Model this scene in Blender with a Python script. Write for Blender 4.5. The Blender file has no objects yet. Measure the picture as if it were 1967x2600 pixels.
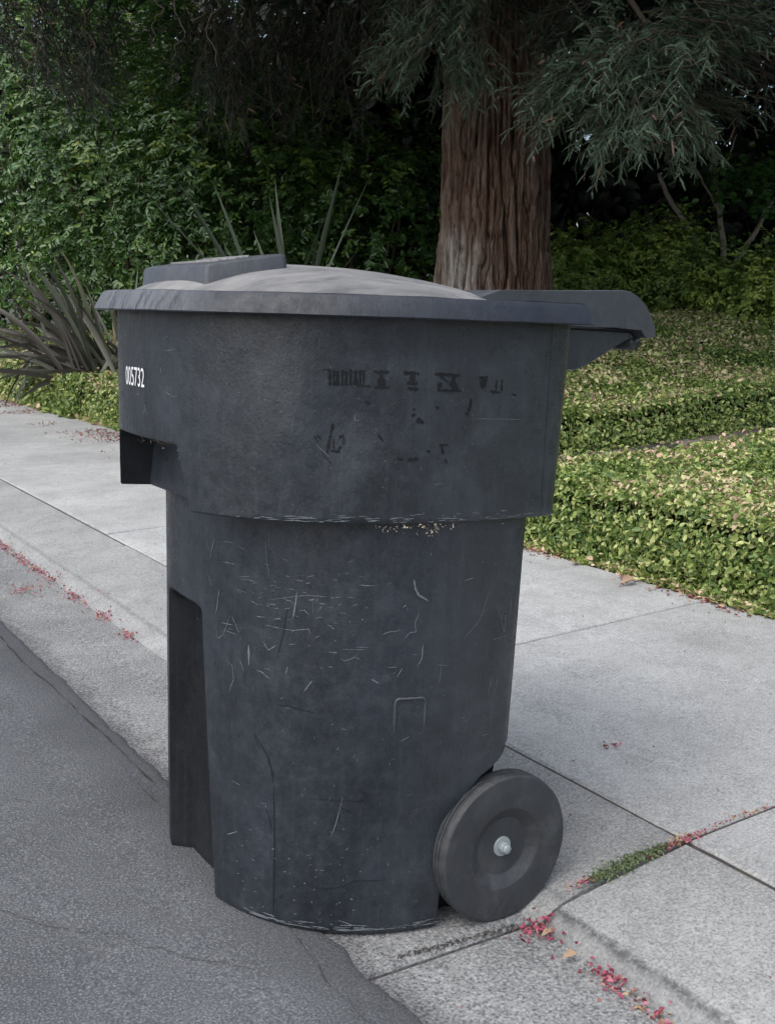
import bpy, math
import numpy as np
from mathutils import Vector, Matrix

# ------------------------------------------------------------------ camera, sky, sun, exposure
scene = bpy.context.scene
C = scene.collection
RAD = math.radians
FPX, CX, CY = 2830.0, 983.5, 1300.0            # focal length and centre in photograph pixels
PITCH, YAW, EYE = RAD(10.803), RAD(32.614), 1.05

cam_data = bpy.data.cameras.new('camera')
cam = bpy.data.objects.new('camera', cam_data)
C.objects.link(cam)
cam.location = (0, 0, EYE)
cam.rotation_euler = (RAD(90) - PITCH, 0, -YAW)
cam_data.sensor_fit = 'HORIZONTAL'
cam_data.sensor_width = 36.0
cam_data.lens = 36.0 * FPX / 1967.0
cam_data.clip_start = 0.05
cam_data.clip_end = 600.0
scene.camera = cam

SUN_DIR = Vector((-0.50, -0.16, 0.85)).normalized()   # towards the sun
world = bpy.data.worlds.new('World')
scene.world = world
world.use_nodes = True
wn = world.node_tree
wn.nodes.clear()
w_out = wn.nodes.new('ShaderNodeOutputWorld')
w_bg = wn.nodes.new('ShaderNodeBackground')
w_sky = wn.nodes.new('ShaderNodeTexSky')
w_sky.sky_type = 'NISHITA'
w_sky.sun_disc = False
w_sky.sun_elevation = math.asin(SUN_DIR.z)
w_sky.sun_rotation = math.atan2(SUN_DIR.x, SUN_DIR.y)
w_sky.air_density = 1.0
w_sky.dust_density = 4.0
w_sky.ozone_density = 1.0
w_hsv = wn.nodes.new('ShaderNodeHueSaturation')
w_hsv.inputs['Saturation'].default_value = 0.85
w_bg.inputs['Strength'].default_value = 0.09
wn.links.new(w_sky.outputs['Color'], w_hsv.inputs['Color'])
wn.links.new(w_hsv.outputs['Color'], w_bg.inputs['Color'])
wn.links.new(w_bg.outputs['Background'], w_out.inputs['Surface'])

sun_data = bpy.data.lights.new('sun', 'SUN')
sun_data.energy = 1.3
sun_data.angle = RAD(95)
sun_data.color = (1.0, 0.985, 0.96)
sun = bpy.data.objects.new('sun', sun_data)
C.objects.link(sun)
sun.location = (0, 0, 20)
sun.rotation_euler = (-SUN_DIR).to_track_quat('-Z', 'Y').to_euler()

scene.view_settings.view_transform = 'Standard'
scene.view_settings.look = 'None'
scene.view_settings.gamma = 1.0
scene.view_settings.use_curve_mapping = False
scene.view_settings.exposure = 1.35
scene.render.engine = 'CYCLES'
scene.cycles.use_denoising = True
scene.cycles.max_bounces = 6
scene.cycles.transparent_max_bounces = 4
scene.cycles.use_adaptive_sampling = True
scene.cycles.adaptive_threshold = 0.02

# ------------------------------------------------------------------ helpers
def rs(seed):
    return np.random.default_rng(seed)

_F = np.array([math.sin(YAW) * math.cos(PITCH), math.cos(YAW) * math.cos(PITCH), -math.sin(PITCH)])
_R = np.array([math.cos(YAW), -math.sin(YAW), 0.0])
_U = np.cross(_R, _F)

def at(x, y, d):
    """World point seen at photograph pixel (x, y), d metres in front of the camera."""
    return np.array([0, 0, EYE]) + d * (_F + _R * (x - CX) / FPX - _U * (y - CY) / FPX)

def unit(a):
    a = np.asarray(a, float)
    return a / (np.linalg.norm(a, axis=-1, keepdims=True) + 1e-12)

def vnoise(p, seed=0):
    """Smooth value noise, 0..1; p is (..., 3)."""
    p = np.asarray(p, float)
    i = np.floor(p).astype(np.int64)
    f = p - i
    f = f * f * (3 - 2 * f)
    def h(dx, dy, dz):
        n = (i[..., 0] + dx) * 374761393 + (i[..., 1] + dy) * 668265263 + (i[..., 2] + dz) * 2147483647 + seed * 1274126177
        n = (n ^ (n >> 13)) * 1274126177
        n = n ^ (n >> 16)
        return (n & 0xFFFF) / 65535.0
    x0 = h(0, 0, 0) * (1 - f[..., 0]) + h(1, 0, 0) * f[..., 0]
    x1 = h(0, 1, 0) * (1 - f[..., 0]) + h(1, 1, 0) * f[..., 0]
    x2 = h(0, 0, 1) * (1 - f[..., 0]) + h(1, 0, 1) * f[..., 0]
    x3 = h(0, 1, 1) * (1 - f[..., 0]) + h(1, 1, 1) * f[..., 0]
    y0 = x0 * (1 - f[..., 1]) + x1 * f[..., 1]
    y1 = x2 * (1 - f[..., 1]) + x3 * f[..., 1]
    return y0 * (1 - f[..., 2]) + y1 * f[..., 2]

def fbm(p, seed=0, octv=4, gain=0.5):
    p = np.asarray(p, float)
    s, a, tot = 0.0, 1.0, 0.0
    for k in range(octv):
        s = s + a * vnoise(p * (2.03 ** k) + k * 17.3, seed + k)
        tot += a
        a *= gain
    return s / tot

def mesh_np(name, V, Q=None, T=None, tint=None, smooth=False):
    me = bpy.data.meshes.new(name)
    V = np.asarray(V, np.float32).reshape(-1, 3)
    parts, starts, n = [], [], 0
    if Q is not None and len(Q):
        Q = np.asarray(Q, np.int32).reshape(-1, 4)
        parts.append(Q.ravel()); starts.append(np.arange(len(Q), dtype=np.int32) * 4); n = Q.size
    if T is not None and len(T):
        T = np.asarray(T, np.int32).reshape(-1, 3)
        parts.append(T.ravel()); starts.append(n + np.arange(len(T), dtype=np.int32) * 3)
    L = np.concatenate(parts); S = np.concatenate(starts)
    me.vertices.add(len(V)); me.vertices.foreach_set('co', V.ravel())
    me.loops.add(len(L)); me.loops.foreach_set('vertex_index', L)
    me.polygons.add(len(S)); me.polygons.foreach_set('loop_start', S)
    if smooth:
        me.polygons.foreach_set('use_smooth', np.ones(len(S), bool))
    if tint is not None:
        a = me.attributes.new('tint', 'FLOAT', 'POINT')
        a.data.foreach_set('value', np.asarray(tint, np.float32))
    me.update(calc_edges=True)
    return me

def obj(name, me, material=None, parent=None, loc=None):
    o = bpy.data.objects.new(name, me)
    C.objects.link(o)
    if material is not None and me is not None and not me.materials:
        me.materials.append(material)
    if parent is not None:
        o.parent = parent
    if loc is not None:
        o.location = loc
    return o

def tag(o, label=None, cat=None, group=None, kind=None):
    if label: o['label'] = label
    if cat: o['category'] = cat
    if group: o['group'] = group
    if kind: o['kind'] = kind
    return o

def empty(name, loc=(0, 0, 0), rot=(0, 0, 0)):
    o = bpy.data.objects.new(name, None)
    C.objects.link(o)
    o.location = loc
    o.rotation_euler = rot
    return o

def grid_quads(nr, nc, wrap=False):
    r = np.arange(nr - 1)[:, None]
    c = np.arange(nc if wrap else nc - 1)[None, :]
    c2 = (c + 1) % nc
    return np.stack([r * nc + c, r * nc + c2, (r + 1) * nc + c2, (r + 1) * nc + c], -1).reshape(-1, 4)

def sharp(me, deg=35):
    me.polygons.foreach_set('use_smooth', np.ones(len(me.polygons), bool))
    me.set_sharp_from_angle(angle=RAD(deg))

def tube(pts, radii, n=8, caps=True):
    pts = np.asarray(pts, float); radii = np.broadcast_to(np.asarray(radii, float), (len(pts),))
    t = unit(np.gradient(pts, axis=0))
    a = unit(np.cross(t, np.array([0.31, 0.77, 0.55])))
    b = np.cross(t, a)
    ang = np.linspace(0, 2 * np.pi, n, endpoint=False)
    V = pts[:, None] + radii[:, None, None] * (np.cos(ang)[None, :, None] * a[:, None] + np.sin(ang)[None, :, None] * b[:, None])
    V = V.reshape(-1, 3); Q = grid_quads(len(pts), n, True); T = []
    if caps:
        i0 = len(V); V = np.vstack([V, pts[:1], pts[-1:]])
        for k in range(n):
            T.append((i0, (k + 1) % n, k)); T.append((i0 + 1, (len(pts) - 1) * n + k, (len(pts) - 1) * n + (k + 1) % n))
    return V, Q, np.array(T, int).reshape(-1, 3)

def join_parts(parts):
    """Join (V, Q, T) triples into one."""
    Vs, Qs, Ts, n = [], [], [], 0
    for V, Q, T in parts:
        V = np.asarray(V).reshape(-1, 3)
        Vs.append(V)
        if Q is not None and len(Q): Qs.append(np.asarray(Q).reshape(-1, 4) + n)
        if T is not None and len(T): Ts.append(np.asarray(T).reshape(-1, 3) + n)
        n += len(V)
    return np.vstack(Vs), (np.vstack(Qs) if Qs else None), (np.vstack(Ts) if Ts else None)

# ------------------------------------------------------------------ materials
class MB:
    def __init__(self, name):
        self.m = bpy.data.materials.new(name); self.m.use_nodes = True
        self.nt = self.m.node_tree; self.nt.nodes.clear()
        self.out = self.nt.nodes.new('ShaderNodeOutputMaterial')
        self.b = self.nt.nodes.new('ShaderNodeBsdfPrincipled')
        self.nt.links.new(self.b.outputs[0], self.out.inputs[0])
    def n(self, t, **kw):
        nd = self.nt.nodes.new(t)
        for k, v in kw.items(): setattr(nd, k, v)
        return nd
    def l(self, a, b): self.nt.links.new(a, b)
    def val(self, sock, v):
        if hasattr(v, 'is_output') or isinstance(v, bpy.types.NodeSocket): self.l(v, sock)
        else: sock.default_value = v
    def coord(self, kind='world', scale=(1, 1, 1)):
        if kind == 'world': s = self.n('ShaderNodeNewGeometry').outputs['Position']
        else: s = self.n('ShaderNodeTexCoord').outputs['Object']
        if scale != (1, 1, 1):
            mp = self.n('ShaderNodeMapping'); self.l(s, mp.inputs['Vector']); mp.inputs['Scale'].default_value = scale
            s = mp.outputs[0]
        return s
    def noise(self, vec, scale, detail=4, rough=0.55, dist=0.0):
        nd = self.n('ShaderNodeTexNoise'); self.l(vec, nd.inputs['Vector'])
        nd.inputs['Scale'].default_value = scale; nd.inputs['Detail'].default_value = detail
        nd.inputs['Roughness'].default_value = rough; nd.inputs['Distortion'].default_value = dist
        return nd.outputs[0]
    def vor(self, vec, scale, feature='F1'):
        nd = self.n('ShaderNodeTexVoronoi', feature=feature); self.l(vec, nd.inputs['Vector']); nd.inputs['Scale'].default_value = scale
        return nd.outputs['Distance']
    def ramp(self, fac, stops, interp='LINEAR'):
        nd = self.n('ShaderNodeValToRGB'); self.l(fac, nd.inputs[0]); cr = nd.color_ramp; cr.interpolation = interp
        while len(cr.elements) < len(stops): cr.elements.new(0.5)
        for e, (p, c) in zip(cr.elements, stops):
            e.position = p
            e.color = (c, c, c, 1) if isinstance(c, (int, float)) else (*c, 1)
        return nd.outputs[0]
    def mix(self, fac, a, b, mode='MIX'):
        nd = self.n('ShaderNodeMix', data_type='RGBA', blend_type=mode)
        self.val(nd.inputs[0], fac)
        for s, v in ((nd.inputs[6], a), (nd.inputs[7], b)):
            if isinstance(v, tuple): v = (*v, 1) if len(v) == 3 else v
            self.val(s, v)
        return nd.outputs[2]
    def math(self, op, a, b=0.0, c=0.0):
        nd = self.n('ShaderNodeMath', operation=op)
        self.val(nd.inputs[0], a); self.val(nd.inputs[1], b); self.val(nd.inputs[2], c)
        return nd.outputs[0]
    def bump(self, h, strength, dist, normal=None):
        nd = self.n('ShaderNodeBump'); nd.inputs['Strength'].default_value = strength; nd.inputs['Distance'].default_value = dist
        self.l(h, nd.inputs['Height'])
        if normal is not None: self.l(normal, nd.inputs['Normal'])
        return nd.outputs[0]
    def set(self, **kw):
        for k, v in kw.items():
            s = self.b.inputs[k.replace('_', ' ')]
            if isinstance(v, tuple) and len(v) == 3: v = (*v, 1)
            self.val(s, v)
        return self

def simple(name, col, rough=0.6, spec=0.3, metal=0.0):
    m = MB(name); m.set(Base_Color=col, Roughness=rough, Metallic=metal); m.b.inputs['Specular IOR Level'].default_value = spec
    return m.m

def concrete(name, base, dark, speck=0.5, tintrand=0.05, grain=190.0, stain_shade_x=None, smear=None):
    m = MB(name); v = m.coord()
    big = m.noise(v, 1.7, 6, 0.65); mid = m.noise(v, 8.0, 6, 0.7, 0.3); g1 = m.noise(v, grain, 2, 0.6); g2 = m.noise(v, grain * 2.6, 2, 0.6); blot = m.noise(v, 48.0, 5, 0.75)
    c = m.mix(m.ramp(big, [(0.36, 0.0), (0.62, 1.0)]), dark, base)
    stn = m.noise(m.coord('world', (1.0, 0.45, 1.0)), 3.4, 7, 0.72, 0.8)
    c = m.mix(m.math('MULTIPLY', m.ramp(stn, [(0.52, 0.0), (0.70, 1.0)]), 0.35), c, tuple(x * 0.7 for x in dark))
    c = m.mix(m.math('MULTIPLY', m.ramp(mid, [(0.33, 1.0), (0.55, 0.0)]), 0.34), c, tuple(x * 0.62 for x in dark))
    c = m.mix(m.math('MULTIPLY', m.ramp(blot, [(0.36, 1.0), (0.52, 0.0)]), 0.30), c, tuple(x * 0.5 for x in dark))
    # exposed grains: light and dark specks
    c = m.mix(m.math('MULTIPLY', m.ramp(g1, [(0.34, 1.0), (0.47, 0.0)]), speck), c, tuple(x * 0.30 for x in dark))
    c = m.mix(m.math('MULTIPLY', m.ramp(g1, [(0.54, 0.0), (0.66, 1.0)]), speck * 0.75), c, tuple(min(1, x * 1.5) for x in base))
    c = m.mix(m.math('MULTIPLY', m.ramp(g2, [(0.36, 1.0), (0.48, 0.0)]), speck * 0.7), c, tuple(x * 0.35 for x in dark))
    if smear is not None:
        # tar and road dirt dragged out over the pan from the asphalt edge
        sm = m.n('ShaderNodeSeparateXYZ'); m.l(v, sm.inputs[0])
        q = m.math('ADD', sm.outputs[0], m.math('MULTIPLY_ADD', m.noise(m.coord('world', (1.0, 0.5, 1.0)), 11.0, 7, 0.75, 0.6), 0.20, -0.10))
        f = m.ramp(m.math('SUBTRACT', q, smear - 0.5), [(0.500, 1.0), (0.530, 0.72), (0.575, 0.0)])
        c = m.mix(m.math('MULTIPLY', f, 0.85), c, m.mix(m.ramp(g1, [(0.42, 0.0), (0.6, 1.0)]), (0.045, 0.046, 0.050), (0.14, 0.142, 0.147)))
    if stain_shade_x is not None:
        # grime along the worn kerb edge; past the joint, lip shading painted in
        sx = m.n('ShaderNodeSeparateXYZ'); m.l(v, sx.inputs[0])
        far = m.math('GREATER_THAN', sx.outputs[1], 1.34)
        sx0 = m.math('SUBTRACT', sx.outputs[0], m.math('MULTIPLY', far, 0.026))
        dx = m.math('ABSOLUTE', m.math('ADD', m.math('SUBTRACT', sx0, stain_shade_x), m.math('MULTIPLY_ADD', m.noise(v, 22.0, 5, 0.75), 0.03, -0.015)))
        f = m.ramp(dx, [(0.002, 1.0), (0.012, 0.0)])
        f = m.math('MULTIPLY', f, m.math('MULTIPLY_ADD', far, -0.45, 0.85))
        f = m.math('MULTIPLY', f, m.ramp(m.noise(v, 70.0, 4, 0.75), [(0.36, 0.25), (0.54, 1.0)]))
        face = m.math('MULTIPLY', m.math('LESS_THAN', sx.outputs[0], stain_shade_x), m.math('SUBTRACT', 1.0, far))
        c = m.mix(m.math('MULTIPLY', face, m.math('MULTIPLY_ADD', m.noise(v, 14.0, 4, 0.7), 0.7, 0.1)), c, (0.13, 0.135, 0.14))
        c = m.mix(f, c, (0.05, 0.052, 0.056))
    oi = m.n('ShaderNodeObjectInfo').outputs['Random']
    hs = m.n('ShaderNodeHueSaturation'); m.l(c, hs.inputs['Color'])
    m.l(m.math('MULTIPLY_ADD', oi, 2 * tintrand, 1 - tintrand), hs.inputs['Value'])
    m.set(Base_Color=hs.outputs[0], Roughness=0.88); m.b.inputs['Specular IOR Level'].default_value = 0.25
    bh = m.math('ADD', m.math('MULTIPLY', g1, 0.8), m.math('MULTIPLY', blot, 1.0))
    m.l(m.bump(bh, 0.45, 0.004), m.b.inputs['Normal'])
    return m.m

M_WALK = concrete('sidewalk_concrete', (0.375, 0.386, 0.384), (0.275, 0.284, 0.284), 0.44)
M_APRON = concrete('apron_concrete', (0.295, 0.304, 0.302), (0.210, 0.218, 0.218), 0.5, stain_shade_x=1.197)
M_GUTTER = concrete('gutter_concrete', (0.262, 0.270, 0.271), (0.162, 0.169, 0.171), 0.8, grain=170.0, smear=0.835)
M_PATH = concrete('path_concrete', (0.20, 0.18, 0.17), (0.13, 0.11, 0.105), 0.3)

def make_asphalt():
    m = MB('asphalt'); v = m.coord()
    big = m.noise(v, 2.3, 6, 0.65); g1 = m.noise(v, 230.0, 2, 0.65); g2 = m.noise(v, 600.0, 2, 0.6); vo = m.vor(v, 190.0); mid = m.noise(v, 20.0, 5, 0.7)
    c = m.mix(m.ramp(big, [(0.3, 0.0), (0.7, 1.0)]), (0.058, 0.064, 0.071), (0.104, 0.113, 0.124))
    c = m.mix(m.math('MULTIPLY', m.ramp(g1, [(0.36, 1.0), (0.5, 0.0)]), 0.65), c, (0.035, 0.035, 0.038))
    c = m.mix(m.math('MULTIPLY', m.ramp(g1, [(0.53, 0.0), (0.66, 1.0)]), 0.6), c, (0.23, 0.24, 0.25))
    c = m.mix(m.math('MULTIPLY', m.ramp(g2, [(0.38, 1.0), (0.5, 0.0)]), 0.4), c, (0.05, 0.05, 0.054))
    c = m.mix(m.math('MULTIPLY', m.ramp(mid, [(0.3, 1.0), (0.5, 0.0)]), 0.35), c, (0.075, 0.075, 0.082))
    # darker worn sealant band beside the gutter
    sx = m.n('ShaderNodeSeparateXYZ'); m.l(v, sx.inputs[0])
    wob = m.math('MULTIPLY_ADD', m.noise(v, 5.0, 6, 0.75), 0.22, -0.11)
    edge = m.ramp(m.math('ADD', sx.outputs[0], wob), [(0.66, 0.0), (0.80, 1.0)])
    c = m.mix(m.math('MULTIPLY', edge, 0.6), c, (0.042, 0.045, 0.050))
    m.set(Base_Color=c, Roughness=0.85); m.b.inputs['Specular IOR Level'].default_value = 0.3
    m.l(m.bump(m.math('ADD', m.math('MULTIPLY', g1, 1.0), m.math('MULTIPLY', vo, 0.6)), 0.5, 0.004), m.b.inputs['Normal'])
    return m.m
M_ASPHALT = make_asphalt()

def make_soil():
    m = MB('soil'); v = m.coord()
    a = m.noise(v, 40.0, 6, 0.7); b = m.noise(v, 5.0, 4, 0.6)
    c = m.mix(m.ramp(a, [(0.35, 0.0), (0.65, 1.0)]), (0.024, 0.022, 0.020), (0.072, 0.064, 0.056))
    c = m.mix(m.math('MULTIPLY', b, 0.5), c, (0.045, 0.041, 0.037))
    m.set(Base_Color=c, Roughness=0.95); m.l(m.bump(a, 0.6, 0.02), m.b.inputs['Normal'])
    return m.m
M_SOIL = make_soil()

def leaf_mat(name, stops, rough=0.45, trans=0.25, spec=0.4):
    m = MB(name)
    at_ = m.n('ShaderNodeAttribute', attribute_name='tint').outputs['Fac']
    c = m.ramp(at_, stops)
    m.set(Base_Color=c, Roughness=rough); m.b.inputs['Specular IOR Level'].default_value = spec
    if trans > 0:
        tr = m.n('ShaderNodeBsdfTranslucent'); mx = m.n('ShaderNodeMixShader'); mx.inputs[0].default_value = trans
        m.l(c, tr.inputs['Color']); m.l(m.b.outputs[0], mx.inputs[1]); m.l(tr.outputs[0], mx.inputs[2]); m.l(mx.outputs[0], m.out.inputs[0])
    return m.m

def plastic(name, c0, c1, dust, dust_amt=0.25, rough=0.5, grain=0.36, streak=True, scuff=0.5, spec=0.62):
    m = MB(name); v = m.coord('obj')
    big = m.noise(m.coord('obj', (1.0, 1.0, 0.6)), 5.0, 8, 0.72, 0.25); med = m.noise(v, 16.0, 5, 0.65, 0.3); fine = m.noise(v, 900.0, 2, 0.6)
    c = m.mix(m.ramp(big, [(0.34, 0.0), (0.66, 1.0)]), c0, c1)
    c = m.mix(m.math('MULTIPLY', m.ramp(med, [(0.5, 0.0), (0.75, 1.0)]), dust_amt), c, dust)
    if streak:
        vs = m.coord('obj', (95.0, 95.0, 3.0)); st = m.noise(vs, 1.0, 4, 0.7)
        vs2 = m.coord('obj', (4.0, 4.0, 70.0)); st2 = m.noise(vs2, 1.0, 4, 0.7, 0.5)
        c = m.mix(m.math('MULTIPLY', m.ramp(st, [(0.55, 0.0), (0.75, 1.0)]), 0.22), c, dust)
        c = m.mix(m.math('MULTIPLY', m.ramp(st2, [(0.62, 0.0), (0.78, 1.0)]), 0.16), c, dust)
        c = m.mix(m.math('MULTIPLY', m.ramp(st, [(0.25, 1.0), (0.42, 0.0)]), 0.35), c, tuple(x * 0.6 for x in c0))
    mot = m.noise(v, 75.0, 5, 0.78)
    c = m.mix(m.math('MULTIPLY', m.ramp(mot, [(0.52, 0.0), (0.72, 1.0)]), 0.16), c, dust)
    c = m.mix(m.math('MULTIPLY', m.ramp(mot, [(0.30, 1.0), (0.46, 0.0)]), 0.25), c, tuple(x * 0.45 for x in c0))
    # fine abraded specks
    sp = m.noise(v, 170.0, 3, 0.75)
    sel = m.math('MULTIPLY', m.ramp(sp, [(0.66, 0.0), (0.72, 1.0)]), m.ramp(m.noise(v, 9.0, 3, 0.6), [(0.48, 0.0), (0.66, 1.0)]))
    c = m.mix(m.math('MULTIPLY', sel, scuff), c, tuple(min(1, x * 2.2) for x in dust))
    r = m.ramp(m.noise(v, 38.0, 6, 0.75), [(0.3, rough - 0.14), (0.7, rough + 0.22)])
    m.set(Base_Color=c, Roughness=r); m.b.inputs['Specular IOR Level'].default_value = spec
    h = m.math('ADD', m.math('MULTIPLY', fine, 0.35), m.math('ADD', m.math('MULTIPLY', m.noise(v, 210.0, 4, 0.7), 0.9), m.math('MULTIPLY', m.noise(m.coord('obj', (60.0, 60.0, 7.0)), 1.0, 5, 0.75), 1.6)))
    m.l(m.bump(h, grain, 0.0012, m.bump(big, 0.18, 0.02)), m.b.inputs['Normal'])
    return m.m

M_BODY = plastic('bin_plastic', (0.0085, 0.0112, 0.0148), (0.0215, 0.0278, 0.0365), (0.054, 0.066, 0.080), 0.34, rough=0.31)
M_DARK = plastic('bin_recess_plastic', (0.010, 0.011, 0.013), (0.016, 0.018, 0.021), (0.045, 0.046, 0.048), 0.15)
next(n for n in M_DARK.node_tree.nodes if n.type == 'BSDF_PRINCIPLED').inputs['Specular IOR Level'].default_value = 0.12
M_BAND = plastic('bin_lid_band_plastic', (0.010, 0.0135, 0.020), (0.019, 0.0245, 0.0355), (0.050, 0.060, 0.076), 0.22, streak=False, spec=0.38)
M_HAND = plastic('bin_handle_plastic', (0.020, 0.024, 0.030), (0.036, 0.042, 0.050), (0.08, 0.085, 0.09), 0.35, streak=False)
M_WHEEL = plastic('wheel_plastic', (0.015, 0.0175, 0.021), (0.032, 0.036, 0.041), (0.080, 0.082, 0.085), 0.45, streak=False, rough=0.55)

def make_lidtop():
    m = MB('bin_lid_dusty_plastic'); v = m.coord('obj')
    big = m.noise(v, 6.0, 6, 0.65, 0.5); st = m.noise(m.coord('obj', (9.0, 40.0, 9.0)), 1.0, 5, 0.7, 0.6); fine = m.noise(v, 260.0, 3, 0.7)
    c = m.mix(m.ramp(big, [(0.3, 0.0), (0.6, 1.0)]), (0.075, 0.078, 0.082), (0.192, 0.194, 0.194))
    c = m.mix(m.math('MULTIPLY', m.ramp(st, [(0.33, 1.0), (0.48, 0.0)]), 0.8), c, (0.05, 0.053, 0.06))
    c = m.mix(m.math('MULTIPLY', m.ramp(fine, [(0.3, 1.0), (0.5, 0.0)]), 0.3), c, (0.11, 0.11, 0.11))
    m.set(Base_Color=c, Roughness=0.75); m.b.inputs['Specular IOR Level'].default_value = 0.3
    m.l(m.bump(fine, 0.3, 0.001), m.b.inputs['Normal'])
    return m.m
M_LIDTOP = make_lidtop()
def fade_front(mat):
    m = MB.__new__(MB); m.m = mat; m.nt = mat.node_tree; m.b = next(n for n in m.nt.nodes if n.type == 'BSDF_PRINCIPLED')
    src = m.b.inputs['Base Color'].links[0].from_socket
    v = m.coord('obj'); sx = m.n('ShaderNodeSeparateXYZ'); m.l(v, sx.inputs[0])
    st = m.noise(m.coord('obj', (60.0, 90.0, 10.0)), 1.0, 5, 0.75)
    f = m.math('MULTIPLY', m.ramp(m.math('ADD', sx.outputs[0], 0.5), [(0.185, 1.0), (0.25, 0.0)]), m.ramp(st, [(0.34, 0.0), (0.52, 1.0)]))
    m.l(m.mix(m.math('MULTIPLY', f, 0.32), src, (0.26, 0.27, 0.275)), m.b.inputs['Base Color'])
fade_front(M_BAND)
M_SCUFF = simple('scuffed_plastic', (0.115, 0.128, 0.140), 0.8, 0.2)
M_SCRATCH = simple('dark_scratch', (0.011, 0.013, 0.016), 0.5, 0.3)
M_MARK = simple('dark_stamp_residue', (0.006, 0.007, 0.0085), 0.45, 0.3)
M_PAINT = simple('white_stencil_paint', (0.72, 0.74, 0.76), 0.7, 0.3)
M_STEEL = simple('galvanised_steel', (0.27, 0.31, 0.32), 0.55, 0.4, 0.2)
M_COB = simple('cobweb_debris', (0.36, 0.31, 0.24), 0.9, 0.1)

# ------------------------------------------------------------------ ground, road, gutter, kerb slabs, sidewalk, path
BED_X = 2.83
def sstep(a, b, x):
    t = np.clip((x - a) / (b - a), 0, 1)
    return t * t * (3 - 2 * t)

def profile(X):
    X = np.asarray(X, float)
    z = np.where(X < 0.84, 0.003 + 0.025 * (0.84 - np.maximum(X, -3.0)), -0.002 - (X - 0.9) * 0.035)
    z = np.where((X >= 1.16) & (X < 1.20), -0.0111 + (X - 1.16) / 0.04 * 0.039, z)
    z = np.where((X >= 1.20) & (X < 1.525), 0.028 + (X - 1.20) / 0.325 * 0.022, z)
    z = np.where((X >= 1.525) & (X < BED_X), 0.051 + (X - 1.525) * 0.02, z)
    z = np.where(X >= BED_X, 0.08 + 0.035 * np.minimum(X - BED_X, 6.0), z)
    return z

def terrain(X, Y):
    X = np.asarray(X, float); Y = np.asarray(Y, float)
    return profile(X) + 0.40 * sstep(5.25, 7.3, Y) * sstep(3.3, 5.2, X)

gx = np.concatenate([[-200, -90, -40, -15, -6, -3, 0, 0.6, 0.84, 1.0, 1.155, 1.165, 1.2, 1.35, 1.525, 2.0, 2.5, 2.825, 2.835], np.linspace(2.9, 9.4, 30), [11, 14, 20, 40, 90, 200]])
gy = np.concatenate([[-200, -60, -20, -8], np.linspace(-4, 20, 60), [26, 40, 90, 200]])
GX, GY = np.meshgrid(gx, gy, indexing='ij')
GZ = terrain(GX, GY) - np.where((GX > 1.158) & (GX < 1.5), 0.032, 0.007) + np.where(GX > 2.9, 0.05 * (vnoise(np.stack([GX, GY, GX * 0], -1) * 0.9, 3) - 0.7), 0)
ground = obj('ground', mesh_np('ground', np.stack([GX, GY, GZ], -1), grid_quads(len(gx), len(gy))[:, ::-1], smooth=True), M_SOIL)
tag(ground, 'dark bare soil under the planting and the paving', kind='structure')

# road with a ragged worn edge lapping over the gutter pan
ry = np.concatenate([[-60, -20, -8, -3], np.arange(-1.0, 9.0, 0.016), np.linspace(9.1, 20, 40), [30, 60, 120]])
edge = 0.842 + 0.034 * (fbm(np.stack([ry * 2.6, ry * 0, ry * 0], -1), 5, 4, 0.6) - 0.5) + 0.030 * (fbm(np.stack([ry * 16.0, ry * 0 + 3, ry * 0], -1), 6, 4, 0.6) - 0.5)
cols = [-9.0, -3.0, -1.0, 0.0, 0.4, 0.6, 0.70, 0.76]
V = []
for x in cols:
    V.append(np.stack([np.full_like(ry, x), ry, profile(np.full_like(ry, x)) + 0.003], -1))
V.append(np.stack([edge - 0.018, ry, profile(edge - 0.018) * 0.5 + 0.003], -1))
V.append(np.stack([edge - 0.004, ry, profile(edge) + 0.0016], -1))
V.append(np.stack([edge, ry, profile(edge) - 0.002], -1))
V = np.stack(V, 0)
road = obj('road', mesh_np('road', V, grid_quads(V.shape[0], V.shape[1])[:, ::-1], smooth=True), M_ASPHALT)
tag(road, 'worn dark grey asphalt street with a ragged edge', kind='structure')

def ribbon(pts, width, seed=0, rough=0.5, up=(0, 0, 1)):
    pts = np.asarray(pts, float); r = rs(seed)
    t = unit(np.gradient(pts, axis=0)); s = unit(np.cross(t, np.asarray(up, float)))
    w = width * (1 + rough * (r.random(len(pts)) * 2 - 1)) * 0.5
    V = np.stack([pts - s * w[:, None], pts + s * w[:, None]], 1).reshape(-1, 3)
    return V, grid_quads(len(pts), 2)

M_CRACK = simple('crack_dirt', (0.035, 0.031, 0.028), 0.95, 0.1)
def crack(parent, p0, p1, width, seed, wob=0.02, lift=0.0055, n=60, zf=None):
    t = np.linspace(0, 1, n)[:, None]
    P = np.array(p0)[None] * (1 - t) + np.array(p1)[None] * t
    d = np.array(p1) - np.array(p0); s = np.array([-d[1], d[0]]) / np.hypot(*d)
    P = P + s[None] * wob * ((fbm(np.stack([t[:, 0] * 9, t[:, 0] * 0 + seed, t[:, 0] * 0], -1), seed, 4, 0.6) - 0.5) * 2)[:, None]
    z = profile(P[:, 0]) + lift
    Vc, Qc = ribbon(np.column_stack([P, z]), width, seed, 1.0)
    return obj('crack', mesh_np('crack', Vc, Qc), M_CRACK, parent)
crack(road, (0.775, 0.2), (0.775, 2.3), 0.0010, 11, 0.03)
crack(road, (0.795, 2.2), (0.79, 5.2), 0.0024, 12, 0.02)
crack(road, (0.30, 1.95), (0.70, 1.42), 0.0008, 13, 0.03)
crack(road, (0.10, 2.35), (0.55, 2.25), 0.0010, 14, 0.03)

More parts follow.
